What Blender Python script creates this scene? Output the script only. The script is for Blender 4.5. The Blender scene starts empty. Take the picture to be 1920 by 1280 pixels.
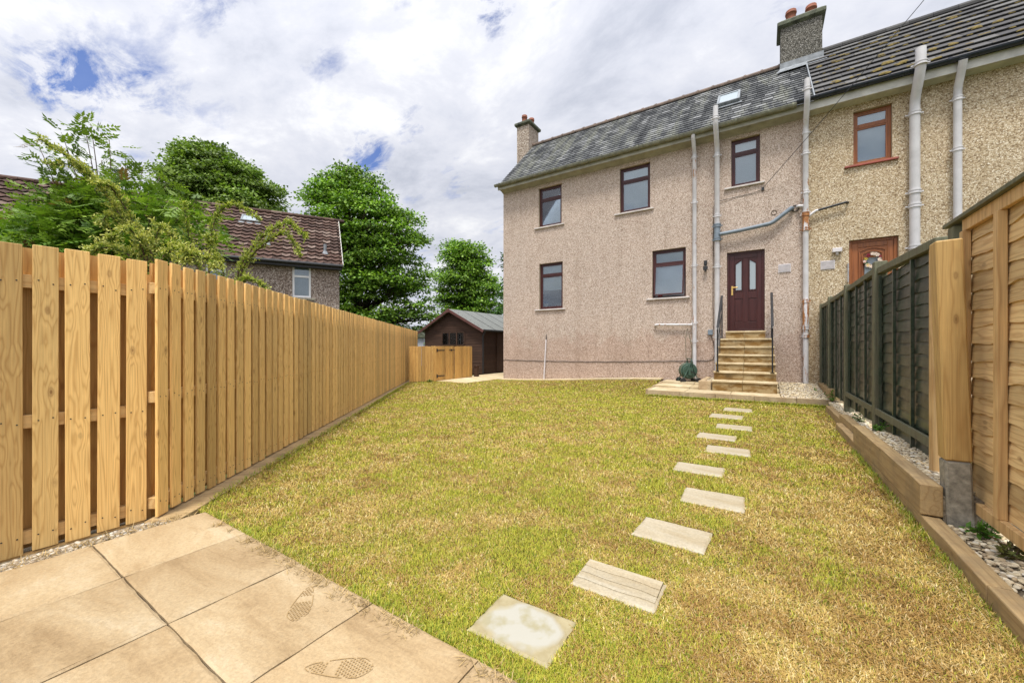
import bpy, math, random
import numpy as np
from mathutils import Vector, Matrix, noise as mnoise
random.seed(7); rng = np.random.default_rng(7)
R = math.radians
sc = bpy.context.scene
COL = sc.collection
# ------------------------------------------------------------------ camera
F_PX, CXP, HY, CAMH = 735.0, 960.0, 649.0, 1.2        # focal length in photo pixels (1920 wide), horizon row, eye height
TH = math.atan2(472, 735); SN = math.sin(TH); CN = math.cos(TH)
cam_d = bpy.data.cameras.new("camera"); cam = bpy.data.objects.new("camera", cam_d); COL.objects.link(cam)
cam.location = (0, 0, CAMH); cam.rotation_euler = (R(90), 0, TH)
cam_d.sensor_width = 36; cam_d.lens = 36*F_PX/1920; cam_d.shift_y = (HY-640)/1920
cam_d.clip_start = 0.05; cam_d.clip_end = 2000
sc.camera = cam
# ------------------------------------------------------------------ light
SUN = Vector((0.10, -0.36, 0.92)).normalized()
EXPOSURE = 0.72
sc.view_settings.view_transform = 'Standard'; sc.view_settings.look = 'None'
sc.view_settings.gamma = 1; sc.view_settings.exposure = EXPOSURE
sl = bpy.data.lights.new("sun", 'SUN'); sl.energy = 2.4; sl.angle = R(11); sl.color = (1, .95, .86)
so = bpy.data.objects.new("sun", sl); COL.objects.link(so)
so.rotation_euler = (-SUN).to_track_quat('-Z', 'Y').to_euler()

def N(nt, typ, ins=None, out=0, **props):
    n = nt.nodes.new('ShaderNode'+typ)
    for k, v in props.items(): setattr(n, k, v)
    for k, v in (ins or {}).items():
        s = n.inputs[k]
        if isinstance(v, bpy.types.NodeSocket): nt.links.new(v, s)
        else:
            if hasattr(s.default_value, '__len__') and hasattr(v, '__len__'):
                v = tuple(v)
                if len(s.default_value) == 4 and len(v) == 3: v = v+(1,)
            s.default_value = v
    return n.outputs[out] if out is not None else n
def math_(nt, op, a, b=None, c=None, clamp=False):
    ins = {0: a}
    if b is not None: ins[1] = b
    if c is not None: ins[2] = c
    return N(nt, 'Math', ins, operation=op, use_clamp=clamp)
def ramp(nt, fac, stops, interp='LINEAR'):
    n = nt.nodes.new('ShaderNodeValToRGB'); cr = n.color_ramp; cr.interpolation = interp
    while len(cr.elements) < len(stops): cr.elements.new(.5)
    for e, (p, c) in zip(cr.elements, stops):
        e.position = p
        if not hasattr(c, '__len__'): c = (c, c, c)
        e.color = tuple(c)+(1,) if len(c) == 3 else c
    nt.links.new(fac, n.inputs[0]); return n.outputs[0]
def mix(nt, fac, a, b, mode='MIX'):
    n = nt.nodes.new('ShaderNodeMix'); n.data_type = 'RGBA'; n.blend_type = mode; n.clamp_factor = True
    for i, v in ((0, fac), (6, a), (7, b)):
        if isinstance(v, bpy.types.NodeSocket): nt.links.new(v, n.inputs[i])
        else: n.inputs[i].default_value = (tuple(v)+(1,) if hasattr(v, '__len__') and len(v) == 3 else v)
    return n.outputs[2]
def mapping(nt, vec, scale=(1,1,1), loc=(0,0,0), rot=(0,0,0)):
    return N(nt, 'Mapping', {'Vector': vec, 'Scale': scale, 'Location': loc, 'Rotation': rot})
def noise(nt, vec, scale, detail=3, rough=.55, dist=0, out=0, lac=2.0):
    return N(nt, 'TexNoise', {'Vector': vec, 'Scale': scale, 'Detail': detail, 'Roughness': rough, 'Distortion': dist, 'Lacunarity': lac}, out=out)

def direc(x, y):
    v = Vector(((x-CXP)/F_PX, 1, (HY-y)/F_PX)); return tuple(Vector((v.x*CN-v.y*SN, v.x*SN+v.y*CN, v.z)).normalized())
HOLES = [(direc(180, 160), R(5.0), .22), (direc(80, 150), R(3.5), .16), (direc(300, 165), R(4), .13), (direc(400, 5), R(3.5), .2), (direc(925, 20), R(3.6), .24), (direc(690, 292), R(4), .24), (direc(770, 235), R(3), .14), (direc(860, 340), R(3), .12), (direc(600, 105), R(3), .12)]
# world: Nishita sky behind a broken cloud layer laid out in world directions
w = bpy.data.worlds.new("World"); sc.world = w; w.use_nodes = True
nt = w.node_tree; nt.nodes.clear()
el = math.asin(SUN.z); az = math.atan2(SUN.x, SUN.y)
sky = N(nt, 'TexSky', {}, sky_type='NISHITA', sun_disc=False, sun_elevation=el, sun_rotation=az)
bg1 = N(nt, 'Background', {'Color': mix(nt, 1.0, sky, (.42, .66, 1.15), 'MULTIPLY'), 'Strength': 0.085})
tc = N(nt, 'TexCoord', None, out=0)
sep = N(nt, 'SeparateXYZ', {0: tc}, out=None)
zz = math_(nt, 'ADD', math_(nt, 'MAXIMUM', sep.outputs[2], 0.0), 0.16)
px = math_(nt, 'DIVIDE', sep.outputs[0], zz); py = math_(nt, 'DIVIDE', sep.outputs[1], zz)
pv = N(nt, 'CombineXYZ', {0: px, 1: py, 2: 0.0})
pr = mapping(nt, pv, scale=(1.0, 1.7, 1), rot=(0, 0, R(35)), loc=(3.1, 7.7, 0))
cov = noise(nt, pr, 2.6, 9, .62, .25)
cov2 = noise(nt, mapping(nt, pv, loc=(11.3, 2.2, 0)), .5, 2, .5)
covs = math_(nt, 'ADD', math_(nt, 'MULTIPLY', cov, .5), .26)
hn = ramp(nt, noise(nt, pr, 5.5, 8, .68, .5), [(.40, .0), (.66, .80)])
for hv, hw, hs in HOLES:
    dd = N(nt, 'VectorMath', {0: tc, 1: hv}, out=1, operation='DOT_PRODUCT')
    covs = math_(nt, 'SUBTRACT', covs, math_(nt, 'MULTIPLY', N(nt, 'MapRange', {0: dd, 1: math.cos(hw), 2: 1.0, 3: 0.0, 4: hs}), hn))
gap = ramp(nt, covs, [(.34, .12), (.47, 1)])            # 0 = open blue gap
shade = noise(nt, mapping(nt, pv, scale=(1, 1.3, 1), loc=(5, 1, 0), rot=(0, 0, R(30))), 1.7, 9, .64, .25)
cc = ramp(nt, shade, [(.34, (.36, .38, .44)), (.46, (.46, .475, .53)), (.54, (.51, .52, .565)), (.64, (.63, .635, .65))])
dsun = N(nt, 'VectorMath', {0: tc, 1: tuple(SUN)}, out=1, operation='DOT_PRODUCT')
glow = ramp(nt, dsun, [(.0, 0), (.45, .12), (.8, .55), (1.0, 1.0)])
lift = math_(nt, 'ADD', math_(nt, 'MULTIPLY', glow, 2.0), .93)
bg2 = N(nt, 'Background', {'Color': cc, 'Strength': lift})
ms = N(nt, 'MixShader', {0: gap, 1: bg1, 2: bg2})
wo = nt.nodes.new('ShaderNodeOutputWorld'); nt.links.new(ms, wo.inputs[0])

# ------------------------------------------------------------------ mesh helpers
WM = {}
def wmat(o): return WM.get(o.name, Matrix.Identity(4)) if o else Matrix.Identity(4)
def tag(o, label=None, cat=None, group=None, kind=None):
    if label: o['label'] = label
    if cat: o['category'] = cat
    if group: o['group'] = group
    if kind: o['kind'] = kind
    return o
def empty(name, loc, rz=0, label=None, cat=None, group=None):
    o = bpy.data.objects.new(name, None); COL.objects.link(o); o.empty_display_size = .2
    o.location = loc; o.rotation_euler = (0, 0, rz)
    WM[o.name] = Matrix.Translation(loc) @ Matrix.Rotation(rz, 4, 'Z')
    return tag(o, label, cat, group)
class MB:
    def __init__(s): s.v = []; s.f = []
    def add(s, vs, fs):
        k = len(s.v); s.v += [tuple(v) for v in vs]; s.f += [tuple(i+k for i in f) for f in fs]; return s
    def box(s, x0, x1, y0, y1, z0, z1, m=None):
        vs = [(x0,y0,z0),(x1,y0,z0),(x1,y1,z0),(x0,y1,z0),(x0,y0,z1),(x1,y0,z1),(x1,y1,z1),(x0,y1,z1)]
        if m is not None: vs = [m @ Vector(v) for v in vs]
        return s.add(vs, [(0,3,2,1),(4,5,6,7),(0,1,5,4),(1,2,6,5),(2,3,7,6),(3,0,4,7)])
    def bar(s, a, b, wx, wz, up=(0,0,1)):
        a = Vector(a); b = Vector(b); d = (b-a); L = d.length; d.normalize()
        u = Vector(up); sx = d.cross(u)
        if sx.length < 1e-4: sx = d.cross(Vector((0,1,0)))
        sx.normalize(); sz = sx.cross(d)
        m = Matrix((( sx.x, d.x, sz.x, a.x), (sx.y, d.y, sz.y, a.y), (sx.z, d.z, sz.z, a.z), (0,0,0,1)))
        return s.box(-wx/2, wx/2, 0, L, -wz/2, wz/2, m)
    def tube(s, pts, r, n=10, cap=True):
        pts = [Vector(p) for p in pts]; rs = r if hasattr(r, '__len__') else [r]*len(pts)
        k = len(s.v); ref = None
        for i, p in enumerate(pts):
            d = (pts[min(i+1, len(pts)-1)] - pts[max(i-1, 0)]).normalized()
            if ref is None:
                ref = d.orthogonal().normalized()
            ref = (ref - d*ref.dot(d)).normalized(); bi = d.cross(ref)
            for j in range(n):
                a = 2*math.pi*j/n
                s.v.append(tuple(p + (ref*math.cos(a)+bi*math.sin(a))*rs[i]))
        for i in range(len(pts)-1):
            for j in range(n):
                a = k+i*n+j; b = k+i*n+(j+1) % n
                s.f.append((a, b, b+n, a+n))
        if cap:
            s.f.append(tuple(k+j for j in reversed(range(n)))); s.f.append(tuple(k+(len(pts)-1)*n+j for j in range(n)))
        return s
    def poly(s, pts): return s.add(pts, [tuple(range(len(pts)))])
    def prism(s, prof, axis, a, b):
        """profile of 2D points extruded from a to b along axis ('x' or 'y')"""
        n = len(prof)
        g = (lambda t, p: (t, p[0], p[1])) if axis == 'x' else (lambda t, p: (p[0], t, p[1]))
        vs = [g(a, p) for p in prof]+[g(b, p) for p in prof]
        fs = [(i, (i+1) % n, n+(i+1) % n, n+i) for i in range(n)]
        fs += [tuple(reversed(range(n))), tuple(range(n, 2*n))]
        return s.add(vs, fs)
def link(name, me, mats, parent=None):
    o = bpy.data.objects.new(name, me); COL.objects.link(o)
    for m in (mats if isinstance(mats, (list, tuple)) else [mats]): me.materials.append(m)
    if parent is not None: o.parent = parent; WM[o.name] = wmat(parent)
    return o
def obj(name, mb, mat, parent=None, smooth=False, bevel=0, local=False, seg=1, fix=True):
    me = bpy.data.meshes.new(name)
    vs = mb.v
    if parent is not None and not local:
        inv = wmat(parent).inverted(); vs = [tuple(inv @ Vector(v)) for v in vs]
    me.from_pydata(vs, [], mb.f)
    if fix:
        import bmesh
        bm = bmesh.new(); bm.from_mesh(me); bmesh.ops.recalc_face_normals(bm, faces=bm.faces[:]); bm.to_mesh(me); bm.free()
    if smooth: me.polygons.foreach_set('use_smooth', [True]*len(me.polygons))
    o = link(name, me, mat, parent)
    if bevel:
        b = o.modifiers.new('bevel', 'BEVEL'); b.width = bevel; b.segments = seg; b.limit_method = 'ANGLE'; b.harden_normals = False
    return o
def npobj(name, V, Fa, mat, parent=None, smooth=False, colors=None, local=False):
    """V (n,3); Fa list of (m,k) face arrays"""
    V = np.asarray(V, dtype=np.float64)
    if parent is not None and not local:
        inv = np.array(wmat(parent).inverted()); V = V @ inv[:3, :3].T + inv[:3, 3]
    me = bpy.data.meshes.new(name)
    me.vertices.add(len(V)); me.vertices.foreach_set('co', V.astype(np.float32).ravel())
    loops = np.concatenate([a.ravel() for a in Fa]); tot = np.concatenate([np.full(len(a), a.shape[1]) for a in Fa])
    st = np.concatenate([[0], np.cumsum(tot)[:-1]])
    me.loops.add(len(loops)); me.loops.foreach_set('vertex_index', loops.astype(np.int32))
    me.polygons.add(len(tot)); me.polygons.foreach_set('loop_start', st.astype(np.int32))
    if smooth: me.polygons.foreach_set('use_smooth', np.ones(len(tot), dtype=bool))
    me.update(calc_edges=True)
    if colors is not None:
        at = me.color_attributes.new('tint', 'FLOAT_COLOR', 'POINT')
        at.data.foreach_set('color', np.concatenate([colors, np.ones((len(colors), 1))], 1).astype(np.float32).ravel())
    return link(name, me, mat, parent)
def hash2(ix, iy, seed=0):
    h = np.sin(ix*127.1+iy*311.7+seed*74.7)*43758.5453
    return h-np.floor(h)
def vnoise(x, y, seed=0):
    ix = np.floor(x); iy = np.floor(y); fx = x-ix; fy = y-iy
    fx = fx*fx*(3-2*fx); fy = fy*fy*(3-2*fy)
    a = hash2(ix, iy, seed); b = hash2(ix+1, iy, seed); c = hash2(ix, iy+1, seed); d = hash2(ix+1, iy+1, seed)
    return (a*(1-fx)+b*fx)*(1-fy)+(c*(1-fx)+d*fx)*fy
def fbm(x, y, seed=0, oct=4):
    r = 0; amp = .5; t = 0
    for i in range(oct): r = r+amp*vnoise(x*2**i, y*2**i, seed+i*13); t += amp; amp *= .5
    return r/t
def at(x, y, d):
    """the world point seen at photo pixel (x, y) when it stands d metres in front of the camera"""
    lat = (x-CXP)/F_PX*d
    return Vector((lat*CN-d*SN, lat*SN+d*CN, CAMH+(HY-y)/F_PX*d))
def sm(t): t = min(1, max(0, t)); return t*t*(3-2*t)

# ------------------------------------------------------------------ materials
MATS = {}
def mat(name):
    m = bpy.data.materials.new(name); m.use_nodes = True; m.node_tree.nodes.clear(); MATS[name] = m
    return m, m.node_tree
def fin(nt, col, rough=.6, bump=None, bstr=.3, bdist=.01, spec=.5, metal=0, extra=None):
    ins = {'Base Color': col, 'Roughness': rough, 'Specular IOR Level': spec, 'Metallic': metal}
    if bump is not None:
        ins['Normal'] = N(nt, 'Bump', {'Height': bump, 'Strength': bstr, 'Distance': bdist})
    ins.update(extra or {})
    p = N(nt, 'BsdfPrincipled', ins)
    o = nt.nodes.new('ShaderNodeOutputMaterial'); nt.links.new(p, o.inputs[0]); return p
def oc(nt): return N(nt, 'TexCoord', None, out=3)
def island(nt): return N(nt, 'NewGeometry', None, out=None).outputs['Random Per Island']
def plain(name, col, rough=.5, var=.12, vs=9, bump=.15, metal=0, spec=.5):
    m, nt = mat(name); n = noise(nt, oc(nt), vs, 5, .65)
    n2 = noise(nt, oc(nt), vs*9, 3, .6)
    k = ramp(nt, n, [(.3, 1-var*1.6), (.7, 1+var)])
    c = mix(nt, 1, col, k, 'MULTIPLY')
    fin(nt, c, ramp(nt, n, [(.3, max(0.02, rough-.1)), (.7, min(1, rough+.12))]), n2, bump, .004, spec, metal); return m
def harling(name, cols, dirt, scale=26, lo=0.4):
    m, nt = mat(name); v = oc(nt)
    vd = N(nt, 'TexVoronoi', {'Vector': v, 'Scale': scale, 'Randomness': 1.0}, out=None)
    cr = N(nt, 'SeparateColor', {0: vd.outputs['Color']})
    base = ramp(nt, cr, [(.0, cols[0]), (.22, cols[1]), (.55, cols[2]), (.85, cols[3]), (1, cols[4])])
    edge = ramp(nt, vd.outputs['Distance'], [(.35, (1, 1, 1)), (.8, (.66, .62, .58))])
    base = mix(nt, 1, base, edge, 'MULTIPLY')
    big = noise(nt, v, .45, 5, .6)
    base = mix(nt, ramp(nt, big, [(.42, 0), (.62, .35)]), base, mix(nt, 1, base, (1.12, 1.08, 1.05), 'MULTIPLY'))
    # damp and dirt
    sp = N(nt, 'SeparateXYZ', {0: v}, out=None)
    low = ramp(nt, math_(nt, 'ADD', sp.outputs[2], math_(nt, 'MULTIPLY', noise(nt, v, 1.4, 5, .65), -2.6)), [(-.45, 1), (.35, 0)])
    base = mix(nt, math_(nt, 'MULTIPLY', low, lo), base, mix(nt, 1, base, dirt, 'MULTIPLY'))
    stk = noise(nt, mapping(nt, v, scale=(2.2, 2.2, .35)), 1.3, 5, .6)
    base = mix(nt, ramp(nt, stk, [(.5, 0), (.68, .6)]), base, mix(nt, 1, base, (.80, .77, .74), 'MULTIPLY'))
    fin(nt, base, .9, vd.outputs['Distance'], .55, -.012, .2); return m
def wood(name, c_lt, c_dk, axis=2, ring=11, knots=1.0, rough=.6, var=.25, grey=0, dirt=None, wide=7.0):
    """c_lt sapwood, c_dk late wood; grain along axis"""
    m, nt = mat(name); v = oc(nt)
    ri = island(nt)
    off = N(nt, 'CombineXYZ', {0: math_(nt, 'MULTIPLY', ri, 37.0), 1: math_(nt, 'MULTIPLY', ri, 91.0), 2: math_(nt, 'MULTIPLY', ri, 53.0)})
    vv = N(nt, 'VectorMath', {0: v, 1: off}, operation='ADD')
    s = [wide]*3; s[axis] = .62
    sv = mapping(nt, vv, scale=s)
    fld = noise(nt, sv, 1.0, 2, .4, .1)
    ks = [11.0]*3; ks[axis] = 4.6
    kv = N(nt, 'TexVoronoi', {'Vector': mapping(nt, vv, scale=ks), 'Scale': 1.0, 'Randomness': 1.0}, out=None)
    kd = kv.outputs['Distance']
    kb = math_(nt, 'MULTIPLY', ramp(nt, kd, [(0, 1), (.5, 0)]), .6)
    fld2 = math_(nt, 'ADD', fld, math_(nt, 'MULTIPLY', kb, .14*knots))
    rg = math_(nt, 'PINGPONG', math_(nt, 'MULTIPLY', fld2, ring*2.0), 1.0)
    rg = ramp(nt, rg, [(.0, 0), (.55, .25), (.9, .85), (1, 1)])
    fs = [190.0]*3; fs[axis] = 4
    fine = noise(nt, mapping(nt, vv, scale=fs), 1.0, 3, .6)
    c = mix(nt, math_(nt, 'MULTIPLY', rg, .62), c_lt, c_dk)
    c = mix(nt, 1, c, ramp(nt, fine, [(.3, .84), (.7, 1.1)]), 'MULTIPLY')
    if knots > 0:
        kr = N(nt, 'SeparateColor', {0: kv.outputs['Color']})
        pick = ramp(nt, kr, [(.60, 0), (.68, 1)])
        kk = math_(nt, 'MULTIPLY', ramp(nt, math_(nt, 'ADD', kd, math_(nt, 'MULTIPLY', noise(nt, vv, 30, 2, .5), .08)), [(.07, 1), (.12, .45), (.15, .6), (.20, .1), (.26, 0)]), pick)
        c = mix(nt, math_(nt, 'MULTIPLY', kk, .8), c, (c_dk[0]*.42, c_dk[1]*.33, c_dk[2]*.3))
    tone = ramp(nt, ri, [(0, 1-var), (.5, 1), (1, 1+var*.7)])
    c = mix(nt, 1, c, tone, 'MULTIPLY')
    hue = math_(nt, 'FRACT', math_(nt, 'MULTIPLY', ri, 17.3))
    c = mix(nt, math_(nt, 'MULTIPLY', hue, .45), c, mix(nt, 1, c, (.93, 1.02, 1.12), 'MULTIPLY'))
    bl = noise(nt, v, 2.3, 5, .6)
    if grey:
        c = mix(nt, ramp(nt, bl, [(.38, 0), (.65, grey)]), c, mix(nt, 1, c, (.72, .78, .9), 'MULTIPLY'))
    if dirt is not None:
        c = mix(nt, ramp(nt, noise(nt, vv, 5, 6, .7), [(.46, 0), (.68, .75)]), c, dirt)
    h = math_(nt, 'ADD', math_(nt, 'MULTIPLY', fine, .7), math_(nt, 'MULTIPLY', rg, .25))
    fin(nt, c, rough, h, .35, .003, .35); return m
def stone(name, cols, sc_=2.2, streak=(1, .35, 1), rough=.75, wet=None, var=.12, dark=None):
    m, nt = mat(name); v = oc(nt); ri = island(nt)
    off = N(nt, 'CombineXYZ', {0: math_(nt, 'MULTIPLY', ri, 31.0), 1: math_(nt, 'MULTIPLY', ri, 17.0), 2: math_(nt, 'MULTIPLY', ri, 7.0)})
    vv = N(nt, 'VectorMath', {0: v, 1: off}, operation='ADD')
    a = noise(nt, mapping(nt, vv, scale=streak), sc_, 10, .70, .45)
    c = ramp(nt, a, [(.30, cols[0]), (.45, cols[1]), (.58, cols[2]), (.72, cols[3])])
    f = noise(nt, vv, 70, 4, .7)
    c = mix(nt, 1, c, ramp(nt, f, [(.3, .82), (.7, 1.12)]), 'MULTIPLY')
    c = mix(nt, 1, c, ramp(nt, ri, [(0, 1-var), (1, 1+var)]), 'MULTIPLY')
    sp = noise(nt, vv, 26, 3, .6); c = mix(nt, ramp(nt, sp, [(.68, 0), (.76, .5)]), c, (.24, .17, .10))
    if wet is not None:
        wn = noise(nt, mapping(nt, vv, scale=(2.0, 2, 5)), 1.7, 6, .65)
        c = mix(nt, ramp(nt, wn, [(.46, 0), (.58, .9)]), c, wet)
    if dark is not None:
        c = mix(nt, ramp(nt, noise(nt, vv, 3, 6, .7), [(.52, 0), (.72, .8)]), c, dark)
    fin(nt, c, rough, math_(nt, 'ADD', a, math_(nt, 'MULTIPLY', f, .30)), .75, .012, .35); return m

HARL = harling('pink harling', [(.24,.185,.145), (.45,.36,.295), (.55,.455,.385), (.62,.525,.455), (.76,.69,.62)], (.84, .72, .68), 66, .5)
HARL2 = harling('tan harling', [(.20,.14,.08), (.40,.31,.19), (.53,.43,.29), (.64,.55,.40), (.80,.74,.60)], (.8, .72, .65), 54, .5)
HARL3 = harling('grey brown dash', [(.08,.06,.05), (.20,.155,.13), (.29,.235,.20), (.42,.36,.32), (.55,.5,.46)], (.7, .6, .55), 30, .5)
CHIM_L = harling('chimney render', [(.16,.12,.095), (.30,.25,.20), (.40,.335,.28), (.50,.43,.36), (.6,.55,.5)], (.7,.6,.5), 30, .3)
CHIM_D = harling('dark chimney render', [(.03,.03,.026), (.075,.072,.062), (.13,.125,.11), (.22,.215,.19), (.40,.39,.37)], (.6,.6,.5), 55, .3)
COPE = plain('mossy concrete cope', (.10,.11,.075), .9, .5, 6, .5)
TERRA = plain('terracotta', (.30,.10,.055), .75, .3, 8, .3)
REVEAL = plain('smooth reveal render', (.42,.35,.25), .85, .15, 5, .2)
SILL = plain('painted sill', (.56,.52,.49), .7, .15, 6, .2)
SILLR = plain('red painted sill', (.30,.075,.05), .6, .25, 6, .2)
ROSE = wood('rosewood upvc', (.060,.016,.014), (.032,.009,.009), 2, 6, 0, .32, .08, 0, None, 12)
OAK = wood('golden oak upvc', (.28,.095,.028), (.15,.045,.014), 2, 6, 0, .35, .08, 0, None, 12)
WHITEP = plain('white upvc', (.78,.78,.78), .35, .04, 4, .05)
BLACKM = plain('black painted metal', (.012,.013,.016), .4, .4, 20, .3)
BRASS = plain('brass', (.75,.50,.16), .3, .1, 20, .1, 1)
STEEL = plain('galvanised steel', (.5,.5,.5), .4, .2, 30, .2, 1)
GREYP = plain('grey plastic pipe', (.17,.21,.25), .45, .15, 6, .1)
GUT = plain('weathered olive gutter', (.235,.24,.185), .75, .3, 5, .4)
FASC = plain('weathered white fascia', (.52,.51,.47), .7, .18, 3, .3)
FASC1 = plain('weathered grey fascia', (.36,.35,.29), .75, .2, 3, .3)
GUTD = plain('dark blue gutter', (.012,.018,.032), .3, .2, 6, .1)
LEAD = plain('lead flashing', (.22,.24,.26), .55, .3, 7, .3)
MOSS = plain('moss clump', (.17,.125,.03), 1, .5, 40, .8)
CONC = plain('rough concrete', (.30,.275,.22), .9, .35, 22, .9)
SOIL = plain('dark soil', (.045,.032,.022), 1, .4, 30, .9)
VENTW = plain('vent plastic', (.58,.55,.56), .6, .1, 8, .1)
BLIND = plain('pale blind', (.72,.75,.77), .8, .06, 2, .05)
ROOM = plain('dim room', (.02,.018,.016), .9, .2, 2, .1)  # near-black walls: the room's dimness is put into the colour
BLKP = plain('black plastic and tile gap shade', (.015,.016,.018), .45, .3, 14, .2)
REELG = plain('dark green plastic', (.045,.09,.065), .45, .2, 14, .15)
def pipe_mat(name, rust):
    m, nt = mat(name); v = oc(nt)
    n = noise(nt, mapping(nt, v, scale=(6, 6, 1.1)), 1.6, 6, .7)
    c = mix(nt, 1, (.60,.59,.60), ramp(nt, noise(nt, v, 4, 4, .6), [(.3, .82), (.7, 1.06)]), 'MULTIPLY')
    r = ramp(nt, n, [(.70-rust*2, 0), (.73-rust*1.8, 1)])
    rc = ramp(nt, noise(nt, v, 25, 3, .6), [(.3, (.20,.07,.02)), (.7, (.45,.20,.06))])
    fin(nt, mix(nt, r, c, rc), .5, n, .3, .004); return m
PIPE = pipe_mat('painted iron pipe', .0); PIPER = pipe_mat('rusty painted iron pipe', .055); PIPEX = pipe_mat('very rusty pipe', .14)
def glass_mat():
    m, nt = mat('window glass')
    fr = N(nt, 'Fresnel', {'IOR': 1.85})
    fr = math_(nt, 'ADD', fr, .0, clamp=True)
    g = N(nt, 'BsdfGlossy', {'Color': (.92,.95,1), 'Roughness': .015})
    t = N(nt, 'BsdfTransparent', {'Color': (.80,.85,.86)})
    s = N(nt, 'MixShader', {0: fr, 1: t, 2: g}); o = nt.nodes.new('ShaderNodeOutputMaterial'); nt.links.new(s, o.inputs[0]); return m
GLASS = glass_mat()
def frost_mat():
    m, nt = mat('frosted glass'); n = noise(nt, oc(nt), 60, 3, .6)
    fin(nt, (.30,.35,.38), .3, n, .4, .004, .5); return m
FROST = frost_mat()
def slate_mat(name, cols, island_var=.35, streak=None, moss=None):
    m, nt = mat(name); v = oc(nt); ri = island(nt)
    c = ramp(nt, ri, cols)
    st = noise(nt, mapping(nt, v, scale=(1.6, .22, .22), rot=(0, 0, 0)), 1.5, 6, .65, .4)
    if streak:
        c = mix(nt, ramp(nt, st, [(.36, .85), (.47, 0)]), c, streak[0])
        c = mix(nt, ramp(nt, st, [(.50, 0), (.66, .8)]), c, streak[1])
    f = noise(nt, v, 45, 5, .7)
    c = mix(nt, 1, c, ramp(nt, f, [(.25, .72), (.75, 1.2)]), 'MULTIPLY')
    if moss:
        mn = noise(nt, v, 6.5, 6, .72)
        c = mix(nt, ramp(nt, mn, [(moss[1], 0), (moss[1]+.07, .85)]), c, moss[0])
    fin(nt, c, .8, f, .4, .006, .25); return m
SLATE = slate_mat('weathered slate', [(0,(.042,.045,.05)), (.3,(.072,.076,.08)), (.6,(.106,.11,.112)), (.85,(.15,.155,.158)), (1,(.24,.245,.25))], .3,
    ((.028,.030,.034), (.20,.205,.165)), ((.17,.16,.05), .66))
CTILE = slate_mat('dark concrete tile', [(0,(.055,.054,.056)), (.5,(.085,.083,.083)), (1,(.13,.128,.125))], .3, None, ((.15,.12,.03), .64))
RTILE = slate_mat('brown roof tile', [(0,(.045,.026,.020)), (.4,(.078,.043,.032)), (.8,(.105,.062,.048)), (1,(.19,.14,.115))], .3, None, ((.10,.07,.02), .60))
RIDGE = plain('clay ridge tile', (.155,.11,.085), .8, .35, 5, .3)
FELT = plain('grey green roof felt', (.17,.18,.17), .9, .12, 6, .5)
SHEDW = wood('dark brown shiplap', (.060,.030,.018), (.028,.014,.009), 0, 6, .5, .85, .15)
SHEDT = wood('shed trim', (.11,.045,.038), (.06,.025,.02), 0, 5, 0, .6, .15)
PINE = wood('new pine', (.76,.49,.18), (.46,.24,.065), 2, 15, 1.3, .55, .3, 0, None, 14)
PINEB = wood('new pine darkened for shade', (.52,.30,.095), (.34,.155,.04), 2, 8, 1.0, .6, .2, 0, None, 12)  # darker copy of the pine: back-side shade put into its colour
PINEH = wood('pine rails', (.58,.38,.16), (.38,.2,.06), 0, 8, .6, .6, .15)
GATEW = wood('gate pine', (.56,.33,.10), (.36,.17,.045), 2, 8, .9, .6, .25, 0, None, 13)
LAPB = wood('waney lap boards', (.74,.52,.25), (.45,.25,.10), 1, 9, 1.1, .6, .28, .25, None, 12)
LAPF = wood('lap panel frame', (.58,.38,.17), (.36,.19,.07), 2, 7, .6, .6, .2, .2)
GREENW = wood('green stained boards', (.034,.048,.030), (.014,.021,.013), 1, 8, .6, .30, .4, 0, (.10,.10,.075))
GREENP = wood('weathered green posts', (.13,.13,.08), (.07,.072,.045), 2, 7, .5, .7, .25, 0, (.11,.095,.06))
POSTW = wood('thick timber post', (.50,.32,.115), (.32,.17,.05), 2, 7, .8, .6, .08, .25, None, 11)
SLEEP = wood('timber sleeper', (.43,.30,.145), (.27,.165,.07), 1, 7, .5, .75, .15, .3, (.22,.16,.09), 11)
SLAB = stone('sandstone patio slab', [(.25,.165,.08), (.365,.26,.14), (.43,.325,.19), (.50,.41,.275)], 2.4, (.5, 1.2, 1), .75)
STEPT = stone('sandstone tread', [(.38,.28,.15), (.47,.37,.22), (.55,.46,.30), (.62,.54,.4)], 2.5, (1, 1, 1), .7)
RISER = stone('stained sandstone riser', [(.22,.145,.06), (.30,.21,.095), (.36,.27,.14), (.44,.36,.22)], 2.6, (1, 1, 2), .6, (.17,.085,.012), .18, (.09,.06,.025))
STEPS_ = stone('grey stepping stone', [(.27,.20,.115), (.35,.29,.19), (.40,.35,.255), (.46,.43,.35)], 2.2, (.5, 1.6, 1), .7)
KERB = stone('kerb stone', [(.26,.18,.10), (.36,.26,.155), (.44,.34,.21), (.5,.41,.28)], 3, (1, 1, 1), .8, None, .12, (.12,.08,.04))
def tint_mat(name, rough=.7, trans=.0, spec=.25):
    m, nt = mat(name)
    c = N(nt, 'Attribute', None, out=0, attribute_name='tint')
    p = N(nt, 'BsdfPrincipled', {'Base Color': c, 'Roughness': rough, 'Specular IOR Level': spec})
    if trans:
        t = N(nt, 'BsdfTranslucent', {'Color': mix(nt, 1, c, (1.1, 1.25, .5), 'MULTIPLY')})
        p = N(nt, 'MixShader', {0: trans, 1: p, 2: t})
    o = nt.nodes.new('ShaderNodeOutputMaterial'); nt.links.new(p, o.inputs[0]); return m
BLADE = tint_mat('grass blade', .6, .2); LEAF = tint_mat('leaf', .5, .28, .35); STONEP = tint_mat('pebble', .7, 0, .3)
BARK = plain('bark', (.09,.065,.045), .9, .35, 12, .9)
TWIG = plain('green brown twig', (.09,.055,.03), .8, .3, 12, .4)
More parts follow.
